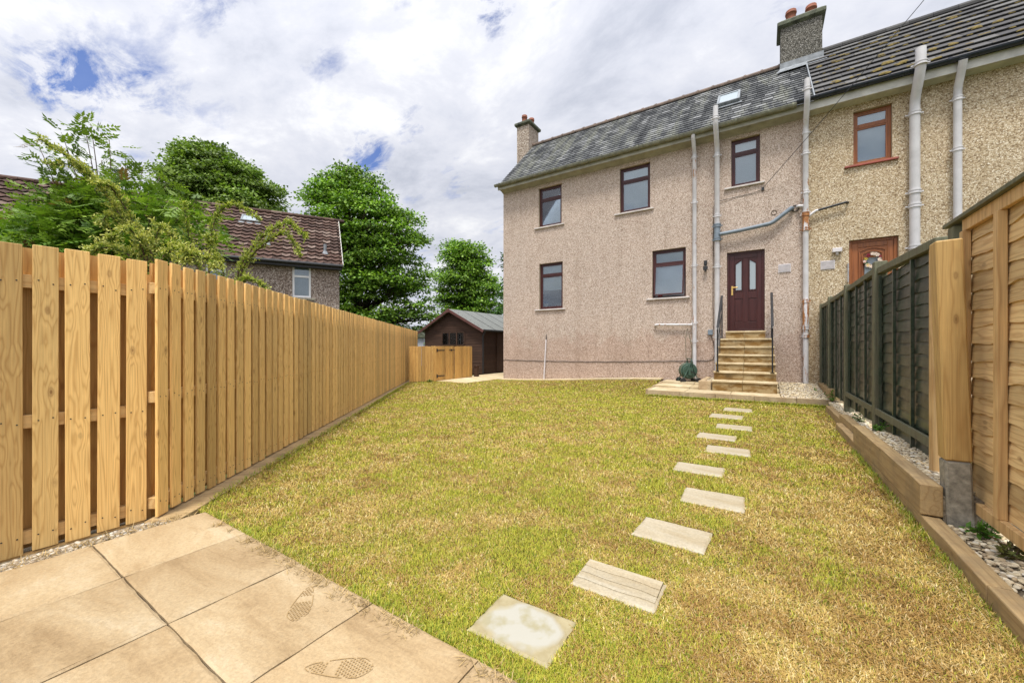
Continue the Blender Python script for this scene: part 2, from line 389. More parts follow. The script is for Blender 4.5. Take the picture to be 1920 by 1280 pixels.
def ground_mat(name, a, b, c, s=3):
    m, nt = mat(name); v = oc(nt); n = noise(nt, v, s, 7, .7); f = noise(nt, v, 60, 4, .7)
    col = ramp(nt, n, [(.35, a), (.5, b), (.65, c)]); col = mix(nt, 1, col, ramp(nt, f, [(.3, .6), (.7, 1.3)]), 'MULTIPLY')
    fin(nt, col, .95, f, .8, .02, .1); return m
LAWNM = ground_mat('lawn thatch', (.10,.065,.022), (.15,.11,.032), (.14,.125,.03))
GRNDM = ground_mat('rough ground', (.06,.075,.02), (.09,.10,.03), (.12,.10,.05))
GRAVM = ground_mat('gravel bed base', (.16,.13,.09), (.24,.2,.14), (.32,.27,.2), 14)

# ------------------------------------------------------------------ ground
def gz(x, y): return .26*sm((x+8.0)/6.0)*sm((y-9.6)/2.4)
mb = MB().poly([(-400,-400,-.03), (400,-400,-.03), (400,400,-.03), (-400,400,-.03)])
tag(obj('ground', mb, GRNDM), kind='structure')
FS = Vector((-3.50, .95, 0)); FE = Vector((-11.85, 11.35, 0)); FD = (FE-FS).normalized(); FN = Vector((-FD.y, FD.x, 0))
if FN.x < 0: FN = -FN          # points to the lawn
def fence_x(y): return FS.x + (y-FS.y)*FD.x/FD.y
mb = MB(); ys = np.linspace(1.17, 12.0, 56)
for i, y in enumerate(ys):
    x0 = fence_x(y)+.05; x1 = .88 if y < 5.9 else 1.2
    for j in range(25):
        x = x0+(x1-x0)*j/24; mb.v.append((x, y, gz(x, y) if not (y > 9.75 and x > -2.5) else -.025))
for i in range(55):
    for j in range(24):
        a = i*25+j; mb.f.append((a, a+1, a+26, a+25))
tag(obj('lawn_soil', mb, LAWNM, smooth=True), kind='structure')

# stepping stones: centre x, centre y, width, depth, turn, label
SST = [(-.865,1.43,.375,.28,0.02,'nearest stepping stone, square and whitish with pale lime bloom in its middle'),
 (-.615,1.94,.41,.25,-.01,'second nearest stepping stone, ridged with parallel stone layers'),
 (-.49,2.65,.42,.31,-.05,'third stepping stone from the patio, plain grey slab in greener grass'),
 (-.335,3.42,.43,.34,.03,'fourth stepping stone from the patio, buff grey slab right of its neighbours'),
 (-.53,4.18,.43,.31,.02,'fifth stepping stone from the patio, slab crossed by an orange streak'),
 (-.345,5.10,.44,.34,.05,'sixth stepping stone from the patio, slab just past the middle of the path'),
 (-.525,5.80,.455,.33,-.02,'fifth stepping stone counted from the house steps'),
 (-.37,6.62,.46,.36,.03,'fourth stepping stone counted from the house steps'),
 (-.535,7.57,.49,.40,-.03,'third stepping stone counted from the house steps'),
 (-.41,8.46,.46,.42,.02,'last stepping stone before the raised paving in front of the house steps')]
# the stepping stones narrow a little with wear: edges are chipped
def slab_mb(w, d, h, n=9, amp=.006, seed=0):
    """flat stone with riven outline and gently uneven top, centred, top at z=0"""
    r = random.Random(seed); m = MB(); pts = []
    for (ax, ay, bx, by) in ((-1,-1,1,-1), (1,-1,1,1), (1,1,-1,1), (-1,1,-1,-1)):
        for k in range(n):
            t = k/n; x = (ax+(bx-ax)*t)*w/2; y = (ay+(by-ay)*t)*d/2
            j = amp*r.uniform(-1, 1)*(1 if k else 1.4)
            L = math.hypot(x, y); pts.append((x+x/L*j, y+y/L*j))
    k = len(pts)
    inner = [(x*(1-.012/max(abs(x), .02)) if abs(x) > .02 else x, y*(1-.012/max(abs(y), .02)) if abs(y) > .02 else y) for x, y in pts]
    vs = [(x, y, -h) for x, y in pts]+[(x, y, -.006) for x, y in pts]+[(x, y, r.uniform(-.0015, .0015)) for x, y in inner]
    fs = [(i, (i+1) % k, k+(i+1) % k, k+i) for i in range(k)]+[(k+i, k+(i+1) % k, 2*k+(i+1) % k, 2*k+i) for i in range(k)]
    fs += [tuple(range(2*k, 3*k)), tuple(reversed(range(k)))]
    return m.add(vs, fs)
def bloom_mat():
    m, nt = mat('limed stepping stone'); v = oc(nt)
    sp = N(nt, 'SeparateXYZ', {0: v}, out=None)
    x = math_(nt, 'DIVIDE', sp.outputs[0], .17); y = math_(nt, 'DIVIDE', sp.outputs[1], .125)
    r = math_(nt, 'SQRT', math_(nt, 'ADD', math_(nt, 'MULTIPLY', x, x), math_(nt, 'MULTIPLY', y, y)))
    n = noise(nt, v, 7, 2, .5); r = math_(nt, 'ADD', r, math_(nt, 'MULTIPLY', n, 1.2))
    base = ramp(nt, noise(nt, v, 14, 5, .6), [(.3, (.25,.20,.10)), (.6, (.33,.28,.16))])
    c = mix(nt, ramp(nt, r, [(1.15, 1), (1.42, 0)]) if False else ramp(nt, math_(nt, 'MULTIPLY', r, .5), [(.74, 1), (.86, 0)]), base, ramp(nt, noise(nt, v, 9, 3, .5), [(.38, (.29,.26,.16)), (.52, (.36,.345,.29))]))
    fin(nt, c, .7, n, .4, .006); return m
BLOOM = bloom_mat()
for i, (x, y, w_, d_, a, lb) in enumerate(SST):
    sm_ = slab_mb(w_, d_, .045, 9, .0035, i)
    if i == 1:                                        # stone layers stepping across the ridged slab
        rs = random.Random(2)
        for k, (ya, yb) in enumerate(((-.066, .108), (-.012, .110), (.045, .112))):
            zt = .0045*(k+1); lo = [(-w_/2+.012+(w_-.024)*q/10, ya+.006*math.sin(q*.9+k)+rs.uniform(-.003, .003)) for q in range(11)]
            pts = lo+[(w_/2-.012, yb), (-w_/2+.012, yb)]; m_ = len(pts)
            sm_.add([(x, y, -.002) for x, y in pts]+[(x, y, zt) for x, y in pts], [(q, (q+1) % m_, m_+(q+1) % m_, m_+q) for q in range(m_)]+[tuple(range(m_, 2*m_))])
    o = obj('stepping_stone', sm_, BLOOM if i == 0 else STEPS_)
    o.location = (x, y, .014+gz(x, y)); o.rotation_euler = (0, 0, a)
    tag(o, lb, 'stepping stone', 'stepping stones across the lawn')

# ------------------------------------------------------------------ patio in the foreground
XJ = [-3.34, -2.745, -2.125, -1.51, -.90, -.29]
mb = MB()
for i in range(len(XJ)-1):
    for (a, b) in ((-.29, .61), (.61, 1.17), (-1.2, -.29)):
        s = slab_mb(XJ[i+1]-XJ[i]-.007, b-a-.007, .04, 10, .0022, i*7+int(a*10))
        cx, cy = (XJ[i]+XJ[i+1])/2, (a+b)/2
        mb.add([(x+cx, y+cy, z+.03) for x, y, z in s.v], s.f)
patio = tag(obj('patio', mb, SLAB), kind='structure')
mb = MB().box(-3.34, -.3, -1.19, 1.165, -.028, .012); tag(obj('patio_bedding', mb, SOIL), kind='structure')
WETM, nt_ = mat('damp sandstone'); fin(nt_, ramp(nt_, noise(nt_, oc(nt_), 30, 4, .6), [(.3, (.27,.17,.065)), (.7, (.35,.24,.11))]), .5)
def footprint(cx, cy, ang, s, parent):
    m = MB(); c, s_ = math.cos(ang), math.sin(ang)
    def P(u, v): return (cx+(u*c-v*s_)*s, cy+(u*s_+v*c)*s, .0335)
    def patch(pts): m.poly([P(*p) for p in pts])
    r = random.Random(3)
    def half(v):                                          # half width of a shoe sole, heel at v=-.125, toe at v=.125
        t = (v+.125)/.25; return max(0.0, (.030+.016*math.sin(math.pi*(t*1.15-.30)))*min(1, math.sqrt(max(0, t*9)))*min(1, math.sqrt(max(0, (1-t)*6))))
    for iv in range(-11, 12):
        v = iv*.0105
        if -.045 < v < .0: continue
        for iu in range(-4, 5):
            u = iu*.013+(.0065 if iv % 2 else 0)
            if abs(u) < half(v)-.006: patch([(u-.0052, v), (u, v-.0045), (u+.0052, v), (u, v+.0045)])
    vv_ = np.linspace(-.124, .124, 24)
    for sg in (-1, 1):
        for a, b in zip(vv_[:-1], vv_[1:]):
            if r.random() < .2: continue
            patch([(sg*half(a), a), (sg*half(b), b), (sg*(half(b)-.0035), b), (sg*(half(a)-.0035), a)])
    obj('damp_footprint', m, WETM, parent, fix=False)
footprint(-1.77, .99, R(226), 1.0, patio)
footprint(-1.30, .86, R(-57), 1.0, patio)

# ------------------------------------------------------------------ raised paving before the house steps
mb = MB(); PX0, PX1, PY = -2.38, 1.30, 9.80
for a, b in ((-2.38,-1.55), (-1.55,-.62), (-.62,.30)):
    for c0, c1, in ((PY+.03, 10.6), (10.6, 11.35), (11.35, 11.99)):
        z0 = .152+max(0, (c0-9.8))*.055
        s = slab_mb(b-a-.01, c1-c0-.01, .04, 8, .002, int(a*100))
        mb.add([(x+(a+b)/2, y+(c0+c1)/2, z+z0) for x, y, z in s.v], s.f)
terr = tag(obj('raised_paving', mb, STEPT), kind='structure')
mb = MB(); n = 5
for k in range(n):
    a = PX0+(PX1-PX0)*k/n; b = PX0+(PX1-PX0)*(k+1)/n
    mb.box(a+.003, b-.003, PY, PY+.055, -.03, .148+.004*random.random())
for k in range(3): mb.box(PX0-.055, PX0-.002, PY+.05+.7*k, PY+.745+.7*k, -.03, .155+.03*k)
mb.box(-2.37, 1.29, PY+.06, 11.99, -.02, .105)
obj('kerb_edging', mb, KERB, terr, bevel=.006)
mb = MB()
mb.box(-1.33, -1.06, 10.42, 10.53, .15, .37); mb.box(-1.33, -1.21, 10.535, 11.98, .15, .365); mb.box(-1.20, -1.05, 10.54, 11.98, .15, .34)
o = obj('block_edging', mb, KERB, bevel=.006); tag(o, 'low block kerb with gravel infill left of the house steps', 'kerb')
mb = MB()
for k, (a, b) in enumerate(((-8.0,-7.1), (-7.1,-6.2), (-6.2,-5.3), (-5.3,-4.4), (-4.4,-3.4), (-3.4,-2.45))):
    m2 = MB().box(a+.004, b-.004, 11.62, 11.98, -.04, 0)
    mb.add([(x, y, z+.03+gz(x, 12)) for x, y, z in m2.v], m2.f)
tag(obj('wall_path', mb, STEPT, bevel=.004), kind='structure')
mb = MB()
for a, b, c, d in ((-9.45,-8.1,9.9,10.9), (-9.45,-8.1,10.91,11.9), (-9.9,-8.1,11.91,12.9), (-9.9,-8.1,12.91,14.2), (-9.9,-8.1,14.21,15.6), (-9.9,-8.1,15.61,17)):
    m2 = MB().box(a, b-.01, c, d, -.02, .02); mb.add(m2.v, m2.f)
tag(obj('side_path', mb, STEPT, bevel=.004), kind='structure')

# steps
st = empty('house_steps', (-.4, 10.35, .2), 0, 'flight of buff sandstone steps with black handrails up to the dark door', 'steps')
Y0, DY, DZ = 10.35, .245, .2
for i in range(7):
    zt = .2+DZ*(i+1); y = Y0+DY*i
    xa, xb = (-1.035+.012*i, .26-.01*i) if i < 6 else (-.86, .045)
    xm = (xa+xb)/2-.02; ye = 11.998 if i < 6 else 11.94
    mb = MB()
    for a, b in ((xa, xm-.003), (xm+.003, xb)): mb.box(a, b, y, min(y+DY+.03, ye), zt-.04, zt)
    obj('tread', mb, STEPT, st, bevel=.005)
    mb = MB()
    for a, b in ((xa+.012, xm-.003), (xm+.003, xb-.012)): mb.box(a, b, y+.025, min(y+DY+.02, ye), zt-DZ-(.06 if i == 0 else 0), zt-.041)
    obj('riser', mb, RISER, st)
for X in (-.935, .165):
    mb = MB()
    pts = [(X, 10.6, .6), (X, 10.6, 1.58), (X, 10.63, 1.66), (X, 11.78, 2.54), (X, 11.82, 2.53), (X, 11.82, 1.4)]
    mb.bar(pts[0], pts[1], .032, .032, (0,1,0)); mb.bar(pts[2], pts[3], .055, .016); mb.bar(pts[4], pts[5], .03, .03, (0,1,0))
    mb.tube([(X, 10.6, 1.57), (X, 10.605, 1.63), (X, 10.64, 1.67)], .018, 8)
    mb.tube([(X-.012, 10.58, 1.60), (X+.012, 10.58, 1.60)], .045, 12)
    mb.tube([(X, 11.22, 1.02), (X, 11.22, 2.10)], .008, 6); mb.box(X-.04, X+.04, 10.56, 10.64, .6, .61)
    mb.tube([(X, 10.62, 1.25), (X, 11.2, 1.70), (X, 11.8, 2.15)], .008, 6)
    obj('handrail', mb, BLACKM, st)

# ------------------------------------------------------------------ building helpers
def wall_holes(x0, x1, z0, z1, holes, y, depth, thick=.3, zlow=-.3):
    """front wall in the plane y with rectangular openings; returns wall mesh and reveal mesh"""
    xs = sorted(set([x0, x1]+[h[0] for h in holes]+[h[1] for h in holes])); zs = sorted(set([z0, z1]+[h[2] for h in holes]+[h[3] for h in holes]))
    m = MB(); idx = {}
    def vid(i, j):
        if (i, j) not in idx: idx[i, j] = len(m.v); m.v.append((xs[i], y, zs[j]))
        return idx[i, j]
    for i in range(len(xs)-1):
        for j in range(len(zs)-1):
            cx, cz = (xs[i]+xs[i+1])/2, (zs[j]+zs[j+1])/2
            if any(h[0] < cx < h[1] and h[2] < cz < h[3] for h in holes): continue
            m.f.append((vid(i, j), vid(i+1, j), vid(i+1, j+1), vid(i, j+1)))
    rv = []
    for a, b, c, d in holes:
        rv.append(MB().add([(a,y,c), (b,y,c), (b,y,d), (a,y,d), (a,y+thick,c), (b,y+thick,c), (b,y+thick,d), (a,y+thick,d)],
               [(0,4,5,1), (1,5,6,2), (2,6,7,3), (3,7,4,0)]))
    return m, rv
def window(parent, x0, x1, z0, z1, y, fm, sill_m, transom=.72, blind='full', sill=True, label=None, openlow=False, ov=.1):
    """window part: frame, mullion, panes, sill"""
    f = MB(); t = .055; yf = y+.085; yb = yf+.06
    f.box(x0, x0+t, yf, yb, z0, z1); f.box(x1-t, x1, yf, yb, z0, z1)
    f.box(x0+t, x1-t, yf, yb, z0, z0+t*1.1); f.box(x0+t, x1-t, yf, yb, z1-t, z1)
    zt = z0+(z1-z0)*transom
    f.box(x0+t, x1-t, yf+.004, yb, zt-.028, zt+.028)
    w_ = obj('window', f, fm, parent, bevel=.004)
    if label: w_['label'] = label
    for a, b, nm in ((z0+t*1.1, zt-.028, 'sash'), (zt+.028, z1-t, 'sash')):
        s = MB(); e = .035; ys = yf+.012
        fwd = 0
        xa, xb = x0+t+.001, x1-t-.001
        s.box(xa, xa+e, ys, yb-.006, a+.001, b-.001); s.box(xb-e, xb, ys, yb-.006, a+.001, b-.001)
        s.box(xa+e, xb-e, ys, yb-.006, a+.001, a+e); s.box(xa+e, xb-e, ys, yb-.006, b-e, b-.001)
        if openlow and a < zt-.1:
            # bottom-opening sash swung out a little about its top edge
            piv = Vector((0, ys, b)); mt = Matrix.Translation(piv) @ Matrix.Rotation(R(-9), 4, 'X') @ Matrix.Translation(-piv) @ Matrix.Translation((0,-.03,0))
            s.v = [tuple(mt @ Vector(v)) for v in s.v]
        else: mt = None
        so_ = obj(nm, s, fm, w_, bevel=.003)
        p = MB().box(xa+e-.004, xb-e+.004, ys+.016, ys+.020, a+e-.004, b-e+.004)
        if mt: p.v = [tuple(mt @ Vector(v)) for v in p.v]
        obj('pane', p, GLASS, w_)
    yy = yb+.035
    if blind:
        zb = {'full': z0+.02, 'half': z0+(z1-z0)*.42}.get(blind, z0)
        b = MB(); k = int((z1-zb)/.05)
        if blind == 'venetian':
            b.box(x0+.01, x1-.01, yy+.03, yy+.034, z0+.02, z1-.01)
            for q in range(k):
                zq = zb+.03+q*.05; b.add([(x0+.02, yy-.012, zq-.019), (x1-.02, yy-.012, zq-.019), (x1-.02, yy+.012, zq+.019), (x0+.02, yy+.012, zq+.019)], [(0,1,2,3)])
        else: b.box(x0+.01, x1-.01, yy, yy+.004, zb, z1-.01)
        obj('blind', b, BLIND, w_, fix=False)
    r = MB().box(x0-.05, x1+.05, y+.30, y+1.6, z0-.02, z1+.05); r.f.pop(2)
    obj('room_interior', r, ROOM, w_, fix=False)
    if sill:
        s = MB().box(x0-.13-ov*.3, x1+.10, y-.055, y+.084, z0-.045, z0-.001); obj('sill', s, sill_m, w_, bevel=.006)
    return w_
def pipe(parent, pts, r, m, name='downpipe', collars=(), n=14, label=None):
    mb = MB(); mb.tube(pts, r, n)
    for c in collars:
        for dz in (-.03, .03) if r > .05 else (0,):
            mb.tube([(c[0], c[1], c[2]+dz-.012), (c[0], c[1], c[2]+dz+.012)], r*1.22, n)
        mb.tube([(c[0], c[1], c[2]-.04), (c[0], c[1], c[2]+.04)], r*1.12, n)
        mb.box(c[0]-r*1.7, c[0]+r*1.7, c[1]+r*.2, c[1]+r*.6, c[2]-.012, c[2]+.012)
    o = obj(name, mb, m, parent, smooth=True)
    o.modifiers.new('edges', 'EDGE_SPLIT').split_angle = R(35)
    if label: o['label'] = label
    return o
def tiles(name, x0, x1, y0, z0, y1, z1, cw, exp_, th, mat_, parent, jit=.004, stag=.5, gap=.004, roll=0, rnd=None, lift=0, miss=0):
    """courses of overlapping tiles on the slope from eave (y0,z0) to ridge (y1,z1)"""
    rr = random.Random(5); sl_ = math.hypot(y1-y0, z1-z0); uy, uz = (y1-y0)/sl_, (z1-z0)/sl_; ny, nz = -uz, uy
    if ny > 0 and y1 > y0: ny, nz = -ny, -nz
    if nz < 0: ny, nz = -ny, -nz
    V = []; F_ = []; rows = int(math.ceil(sl_/exp_))
    for r_ in range(rows):
        s0 = r_*exp_; s1 = min(s0+exp_*1.25, sl_+.0)
        xo = x0-(stag*cw if r_ % 2 else 0)-(rr.random()*.03 if jit > .003 else 0)
        k = 0
        while True:
            wj = cw*(1+rr.uniform(-jit*14, jit*14)) if rnd else cw
            a = xo; b = xo+wj; xo = b
            if a >= x1: break
            a2, b2 = max(a, x0), min(b, x1)
            if b2-a2 < .02: continue
            ds = rr.uniform(-jit, jit)*2; dh = rr.uniform(0, jit*.7)
            if miss and rr.random() < miss: ds += .03
            for (s, hh) in ((s0+ds, th+.006+dh+lift), (s1, .004)):
                if roll:
                    for q in range(5):
                        t = q/4; xx = a2+gap/2+(b2-a2-gap)*t; h2 = hh+roll*math.cos(2*math.pi*t)*.5
                        V.append((xx, y0+uy*s+ny*h2, z0+uz*s+nz*h2))
                else:
                    for xx in (a2+gap/2, b2-gap/2): V.append((xx, y0+uy*s+ny*hh, z0+uz*s+nz*hh))
            # underside front edge
            nq = 5 if roll else 2
            base = len(V)-2*nq
            for q in range(nq):
                v = V[base+q]; V.append((v[0], v[1]-ny*th, v[2]-nz*th))
            for q in range(nq-1):
                F_.append((base+q, base+q+1, base+nq+q+1, base+nq+q)); F_.append((base+2*nq+q, base+2*nq+q+1, base+q+1, base+q))
            F_.append((base, base+nq, base+2*nq)); F_.append((base+nq-1, base+3*nq-1, base+2*nq-1))
    m = MB(); m.v = V; m.f = F_
    return obj(name, m, mat_, parent, fix=False)
def pot(mb, x, y, z, h=.42, r=.13):
    prof = [(r*1.02, 0), (r*1.0, h*.25), (r*.9, h*.72), (r*1.05, h*.74), (r*1.08, h*.82), (r*.95, h*.86), (r*1.02, h*.95), (r*.98, h), (r*.78, h), (r*.78, h*.6)]
    n = 18; k = len(mb.v)
    for rr_, zz_ in prof:
        for j in range(n): a = 2*math.pi*j/n; mb.v.append((x+rr_*math.cos(a), y+rr_*math.sin(a), z+zz_))
    for i in range(len(prof)-1):
        for j in range(n): mb.f.append((k+i*n+j, k+i*n+(j+1) % n, k+(i+1)*n+(j+1) % n, k+(i+1)*n+j))
def chimney(parent, x0, x1, y0, y1, z0, z1, m, pots, cope=.16):
    c = obj('chimney', MB().box(x0, x1, y0, y1, z0, z1), m, parent)
    mb = MB(); o_ = .085
    a = [(x0-o_, y0-o_), (x1+o_, y0-o_), (x1+o_, y1+o_), (x0-o_, y1+o_)]; b = [(x0+.02, y0+.02), (x1-.02, y0+.02), (x1-.02, y1-.02), (x0+.02, y1-.02)]
    s = [(x0-.005, y0-.005), (x1+.005, y0-.005), (x1+.005, y1+.005), (x0-.005, y1+.005)]
    vs = [(x, y, z1-.06) for x, y in s]+[(x, y, z1) for x, y in a]+[(x, y, z1+cope*.55) for x, y in a]+[(x, y, z1+cope) for x, y in b]
    fs = [(3,2,1,0), (12,13,14,15)]
    for l in range(3):
        for j in range(4): fs.append((l*4+j, l*4+(j+1) % 4, l*4+4+(j+1) % 4, l*4+4+j))
    mb.add(vs, fs); obj('cope', mb, COPE, c, bevel=.01)
    for (x, y, h, r) in pots:
        p = MB(); pot(p, x, y, z1+cope-.02, h, r); obj('chimney_pot', p, TERRA, c, smooth=True, fix=False)
    return c

# ------------------------------------------------------------------ main house
YF, YR, YB = 12.0, 14.4, 16.8
ZE, ZR = 7.05, 9.64
XL, XP = -8.08, .90
H = empty('pebbledashed_house', (XL, YF, 0), 0, 'two storey house in pink beige harling with slate roof and dark red brown windows', 'house')
wins = [(-6.60,-5.723,5.322,6.68), (-3.747,-2.836,5.295,6.675), (-.733,-.081,5.445,6.70), (-6.58,-5.683,2.477,4.055), (-2.775,-1.855,2.61,4.015)]
door = (-.833, .023, 1.60, 3.71)
wl, rv = wall_holes(XL, XP, -.1, 7.0, wins+[door], YF, .12, .16)
wl.poly([(XL,YF,-.1), (XL,YF,7.0), (XL,YR,ZR-.08), (XL,YB,7.0), (XL,YB,-.1)]); wl.poly([(XL,YB,-.1), (XP,YB,-.1), (XP,YB,7.0), (XL,YB,7.0)])
obj('wall', wl, HARL, H, fix=False); [obj('reveal', q, REVEAL, H, fix=False) for q in rv]
window(H, *wins[0], YF, ROSE, SILL, .70, 'full'); window(H, *wins[1], YF, ROSE, SILL, .70, 'full')
window(H, *wins[2], YF, ROSE, SILL, .70, 'full'); window(H, *wins[3], YF, ROSE, SILL, .74, 'half', label='lower window with its blind half drawn')
window(H, *wins[4], YF, ROSE, SILL, .70, 'full', openlow=True, label='kitchen window with its lower sash ajar')
# door
def door_part(parent, x0, x1, z0, z1, y, fm, kind):
    t = .06; yf = y+.075; f = MB()
    f.box(x0, x0+t, yf, yf+.07, z0, z1); f.box(x1-t, x1, yf, yf+.07, z0, z1); f.box(x0+t, x1-t, yf, yf+.07, z1-t, z1); f.box(x0+t, x1-t, yf-.02, yf+.07, z0, z0+.05)
    d = obj('door', f, fm, parent, bevel=.004)
    a, b, c, e = x0+t+.003, x1-t-.003, z0+.052, z1-t-.003; yl = yf+.018
    wd = b-a; lf = MB(); lf.box(a, b, yl+.014, yl+.05, c, e)
    st_ = .105
    lf.box(a, a+st_, yl, yl+.0135, c, e); lf.box(b-st_, b, yl, yl+.0135, c, e); lf.box(a+st_, b-st_, yl, yl+.0135, e-.11, e); lf.box(a+st_, b-st_, yl, yl+.0135, c, c+.19)
    if kind == 'main':
        xm = (a+b)/2; zm = c+.92
        lf.box(xm-.06, xm+.06, yl, yl+.0135, c+.19, e-.11); lf.box(a+st_, xm-.06, yl, yl+.0135, zm-.10, zm+.08); lf.box(xm+.06, b-st_, yl, yl+.0135, zm-.10, zm+.08)
        leaf = obj('door_leaf', lf, fm, d, bevel=.004)
        mo = MB(); g = MB()
        for s, (p, q) in ((1, (a+st_, xm-.06)), (-1, (xm+.06, b-st_))):
            mo.box(p+.025, q-.025, yl+.004, yl+.0138, c+.22, zm-.13)                 # raised lower panel
            lo, hi = zm+.10, e-.14
            zl, zr = (hi-.10, hi) if s > 0 else (hi, hi-.10)
            def bead(P, Q): mo.bar((P[0], yl+.004, P[1]), (Q[0], yl+.004, Q[1]), .02, .02, (0,1,0))
            P = [(p+.02, lo+.01), (q-.02, lo+.01), (q-.02, zr), (p+.02, zl)]
            for k in range(4): bead(P[k], P[(k+1) % 4])
            i = .035
            G_ = [(p+i, lo+.03), (q-i, lo+.03), (q-i, zr-.03), (p+i, zl-.03)]
            g.add([(x, yl+.010, z) for x, z in G_]+[(x, yl+.0135, z) for x, z in G_], [(0,1,2,3), (7,6,5,4), (0,4,5,1), (1,5,6,2), (2,6,7,3), (3,7,4,0)])
        obj('moulding', mo, fm, d, bevel=.003); obj('pane', g, FROST, d)
        h = MB().box(a+.035, a+.075, yl-.012, yl-.001, zm+.0, zm+.24); h.tube([(a+.055, yl-.005, zm+.2), (a+.055, yl-.05, zm+.2), (a+.19, yl-.05, zm+.195)], .011, 8)
        obj('handle', h, BRASS, d, bevel=.002)
    else:
        leaf = obj('door_leaf', lf, fm, d, bevel=.004)
        mo = MB()
        for k, (ins, dz) in enumerate(((.135, .13), (.19, .20))):
            pts = [(a+ins, c+.25+.04*k)]+[(a+ins, e-dz-.07)]
            for q in range(9):
                u = q/8; pts.append((a+ins+(wd-2*ins)*u, e-dz-.07+math.sin(math.pi*u)*.06))
            pts.append((b-ins, c+.25+.04*k)); pts.append(pts[0])
            for q in range(len(pts)-1):
                mo.bar((pts[q][0], yl+.002, pts[q][1]), (pts[q+1][0], yl+.002, pts[q+1][1]), .022, .022, (0,1,0))
        obj('moulding', mo, fm, d)
        g = MB().box(a+.225, b-.225, yl+.004, yl+.012, c+.85, e-.36); obj('pane', g, FROST, d)
        h = MB().tube([(x0-.03, YF-.01, 2.7), (x0-.03, YF-.09, 2.7), (x0-.03, YF-.09, 3.12), (x0-.03, YF-.01, 3.12)], .014, 8); h.tube([(a+.05, yl-.005, 2.62), (a+.05, yl-.05, 2.62), (a+.17, yl-.05, 2.62)], .01, 8)
        obj('handle', h, STEEL, d)
    return d
door_part(H, *door, YF, ROSE, 'main')
# roof
sx0, sx1, ey = -8.17, XP+.12, 11.72
ez = ZE-.02
mb = MB(); 
mb.add([(sx0,ey,ez-.06), (sx1,ey,ez-.06), (sx1,YR,ZR-.06), (sx0,YR,ZR-.06), (sx0,YB+.28,ez-.06), (sx1,YB+.28,ez-.06)], [(0,1,2,3), (3,2,5,4)])
roof = obj('roof', mb, BLKP, H, fix=False)  # sheet coloured black so the gaps between slates look shaded
tiles('slate_courses', sx0, sx1, ey, ez-.04, YR, ZR, .25, .18, .009, SLATE, roof, .004, .5, .009, rnd=True, miss=.04, lift=.012)
mb = MB(); k = 0; x = sx0+.02
while x < .44:
    prof = [(YR+.13*math.cos(t), ZR-.02+.10*math.sin(t)) for t in np.linspace(-.35, math.pi+.35, 9)]
    mb.prism(prof, 'x', x, min(x+.445, .44)); pr2 = [(YR+.145*math.cos(t), ZR-.02+.117*math.sin(t)) for t in np.linspace(-.35, math.pi+.35, 9)]
    mb.prism(pr2, 'x', x-.03, x+.035); x += .45
obj('ridge_tiles', mb, RIDGE, roof)
# skylight
sl_ = math.hypot(YR-ey, ZR-ez); ang = math.atan2(ZR-ez, YR-ey)
def on_roof(x, t, h=0): return Matrix.Translation((x, ey+math.cos(ang)*t-math.sin(ang)*h, ez+math.sin(ang)*t+math.cos(ang)*h)) @ Matrix.Rotation(ang, 4, 'X')
mt = on_roof(-.86, 1.52)
mb = MB(); 
for b in ((-.29,.29,0,.07,0,.13), (-.29,.29,.73,.80,0,.13), (-.29,-.23,.07,.73,0,.13), (.23,.29,.07,.73,0,.13)): mb.box(*b, m=mt)
sk = obj('skylight', mb, LEAD, H, bevel=.005)
obj('pane', MB().box(-.23, .23, .07, .73, .09, .11, m=mt), FROST, sk)
obj('lead_apron', MB().box(-.34, .34, -.10, -.005, .02, .035, m=mt), LEAD, sk)
# eaves
mb = MB().box(XL-.06, XP-.02, ey+.03, YF-.002, 6.90, 6.935); mb.box(XL-.06, XP-.02, ey+.0, ey+.028, 6.86, 7.02)
mb.prism([(ey+.03, 6.899), (YF-.002, 6.899), (YF-.002, 6.80)], 'x', XL-.005, XP-.02)
obj('fascia', mb, FASC1, H)
def gutter(x0, x1, y, z, r, m, parent, brackets, dz=0):
    mb = MB(); pr_ = [(y+r*math.cos(t), z+r*math.sin(t)) for t in np.linspace(math.pi, 2*math.pi, 11)]+[(y+(r-.008)*math.cos(t), z+(r-.008)*math.sin(t)) for t in np.linspace(2*math.pi, math.pi, 11)]
    mb.prism(pr_, 'x', x0, x1)
    mb.tube([(x0-.002, y-r, z), (x1, y-r, z)], .009, 6)
    for b in brackets:
        p2 = [(y+(r+.012)*math.cos(t), z+(r+.012)*math.sin(t)) for t in np.linspace(math.pi*.95, 2*math.pi, 9)]+[(y+r, z+.02), (y-r-.01, z+.02)]
        mb.prism(p2, 'x', b-.02, b+.02)
    for e in (x0, x1):
        mb.prism([(y+r*1.04*math.cos(t), z+r*1.04*math.sin(t)) for t in np.linspace(math.pi, 2*math.pi, 11)], 'x', e-.006, e+.006)
    return obj('gutter', mb, m, parent, fix=True)
gutter(-8.21, .66, 11.65, 7.03, .072, GUT, H, [-8.0,-6.9,-5.8,-4.75,-4.2,-3.1,-2.0,-.6,.1,.6])
chimney(H, -8.74, -8.165, 14.0, 14.82, 0.0, 10.44, CHIM_L, [(-8.52,14.25,.36,.115), (-8.38,14.6,.36,.115)])
chimney(H, .42, 1.39, 14.02, 14.75, 8.9, 10.60, CHIM_D, [(.68,14.3,.38,.135), (1.17,14.45,.42,.135)], .19)
mb = MB(); mb.add([(.30,13.78,9.14), (1.48,13.78,9.14), (1.42,14.01,9.36), (.40,14.01,9.36), (.40,14.01,9.52), (1.42,14.01,9.52)], [(0,1,2,3), (3,2,5,4)])
obj('lead_flashing', mb, LEAD, H, fix=False)
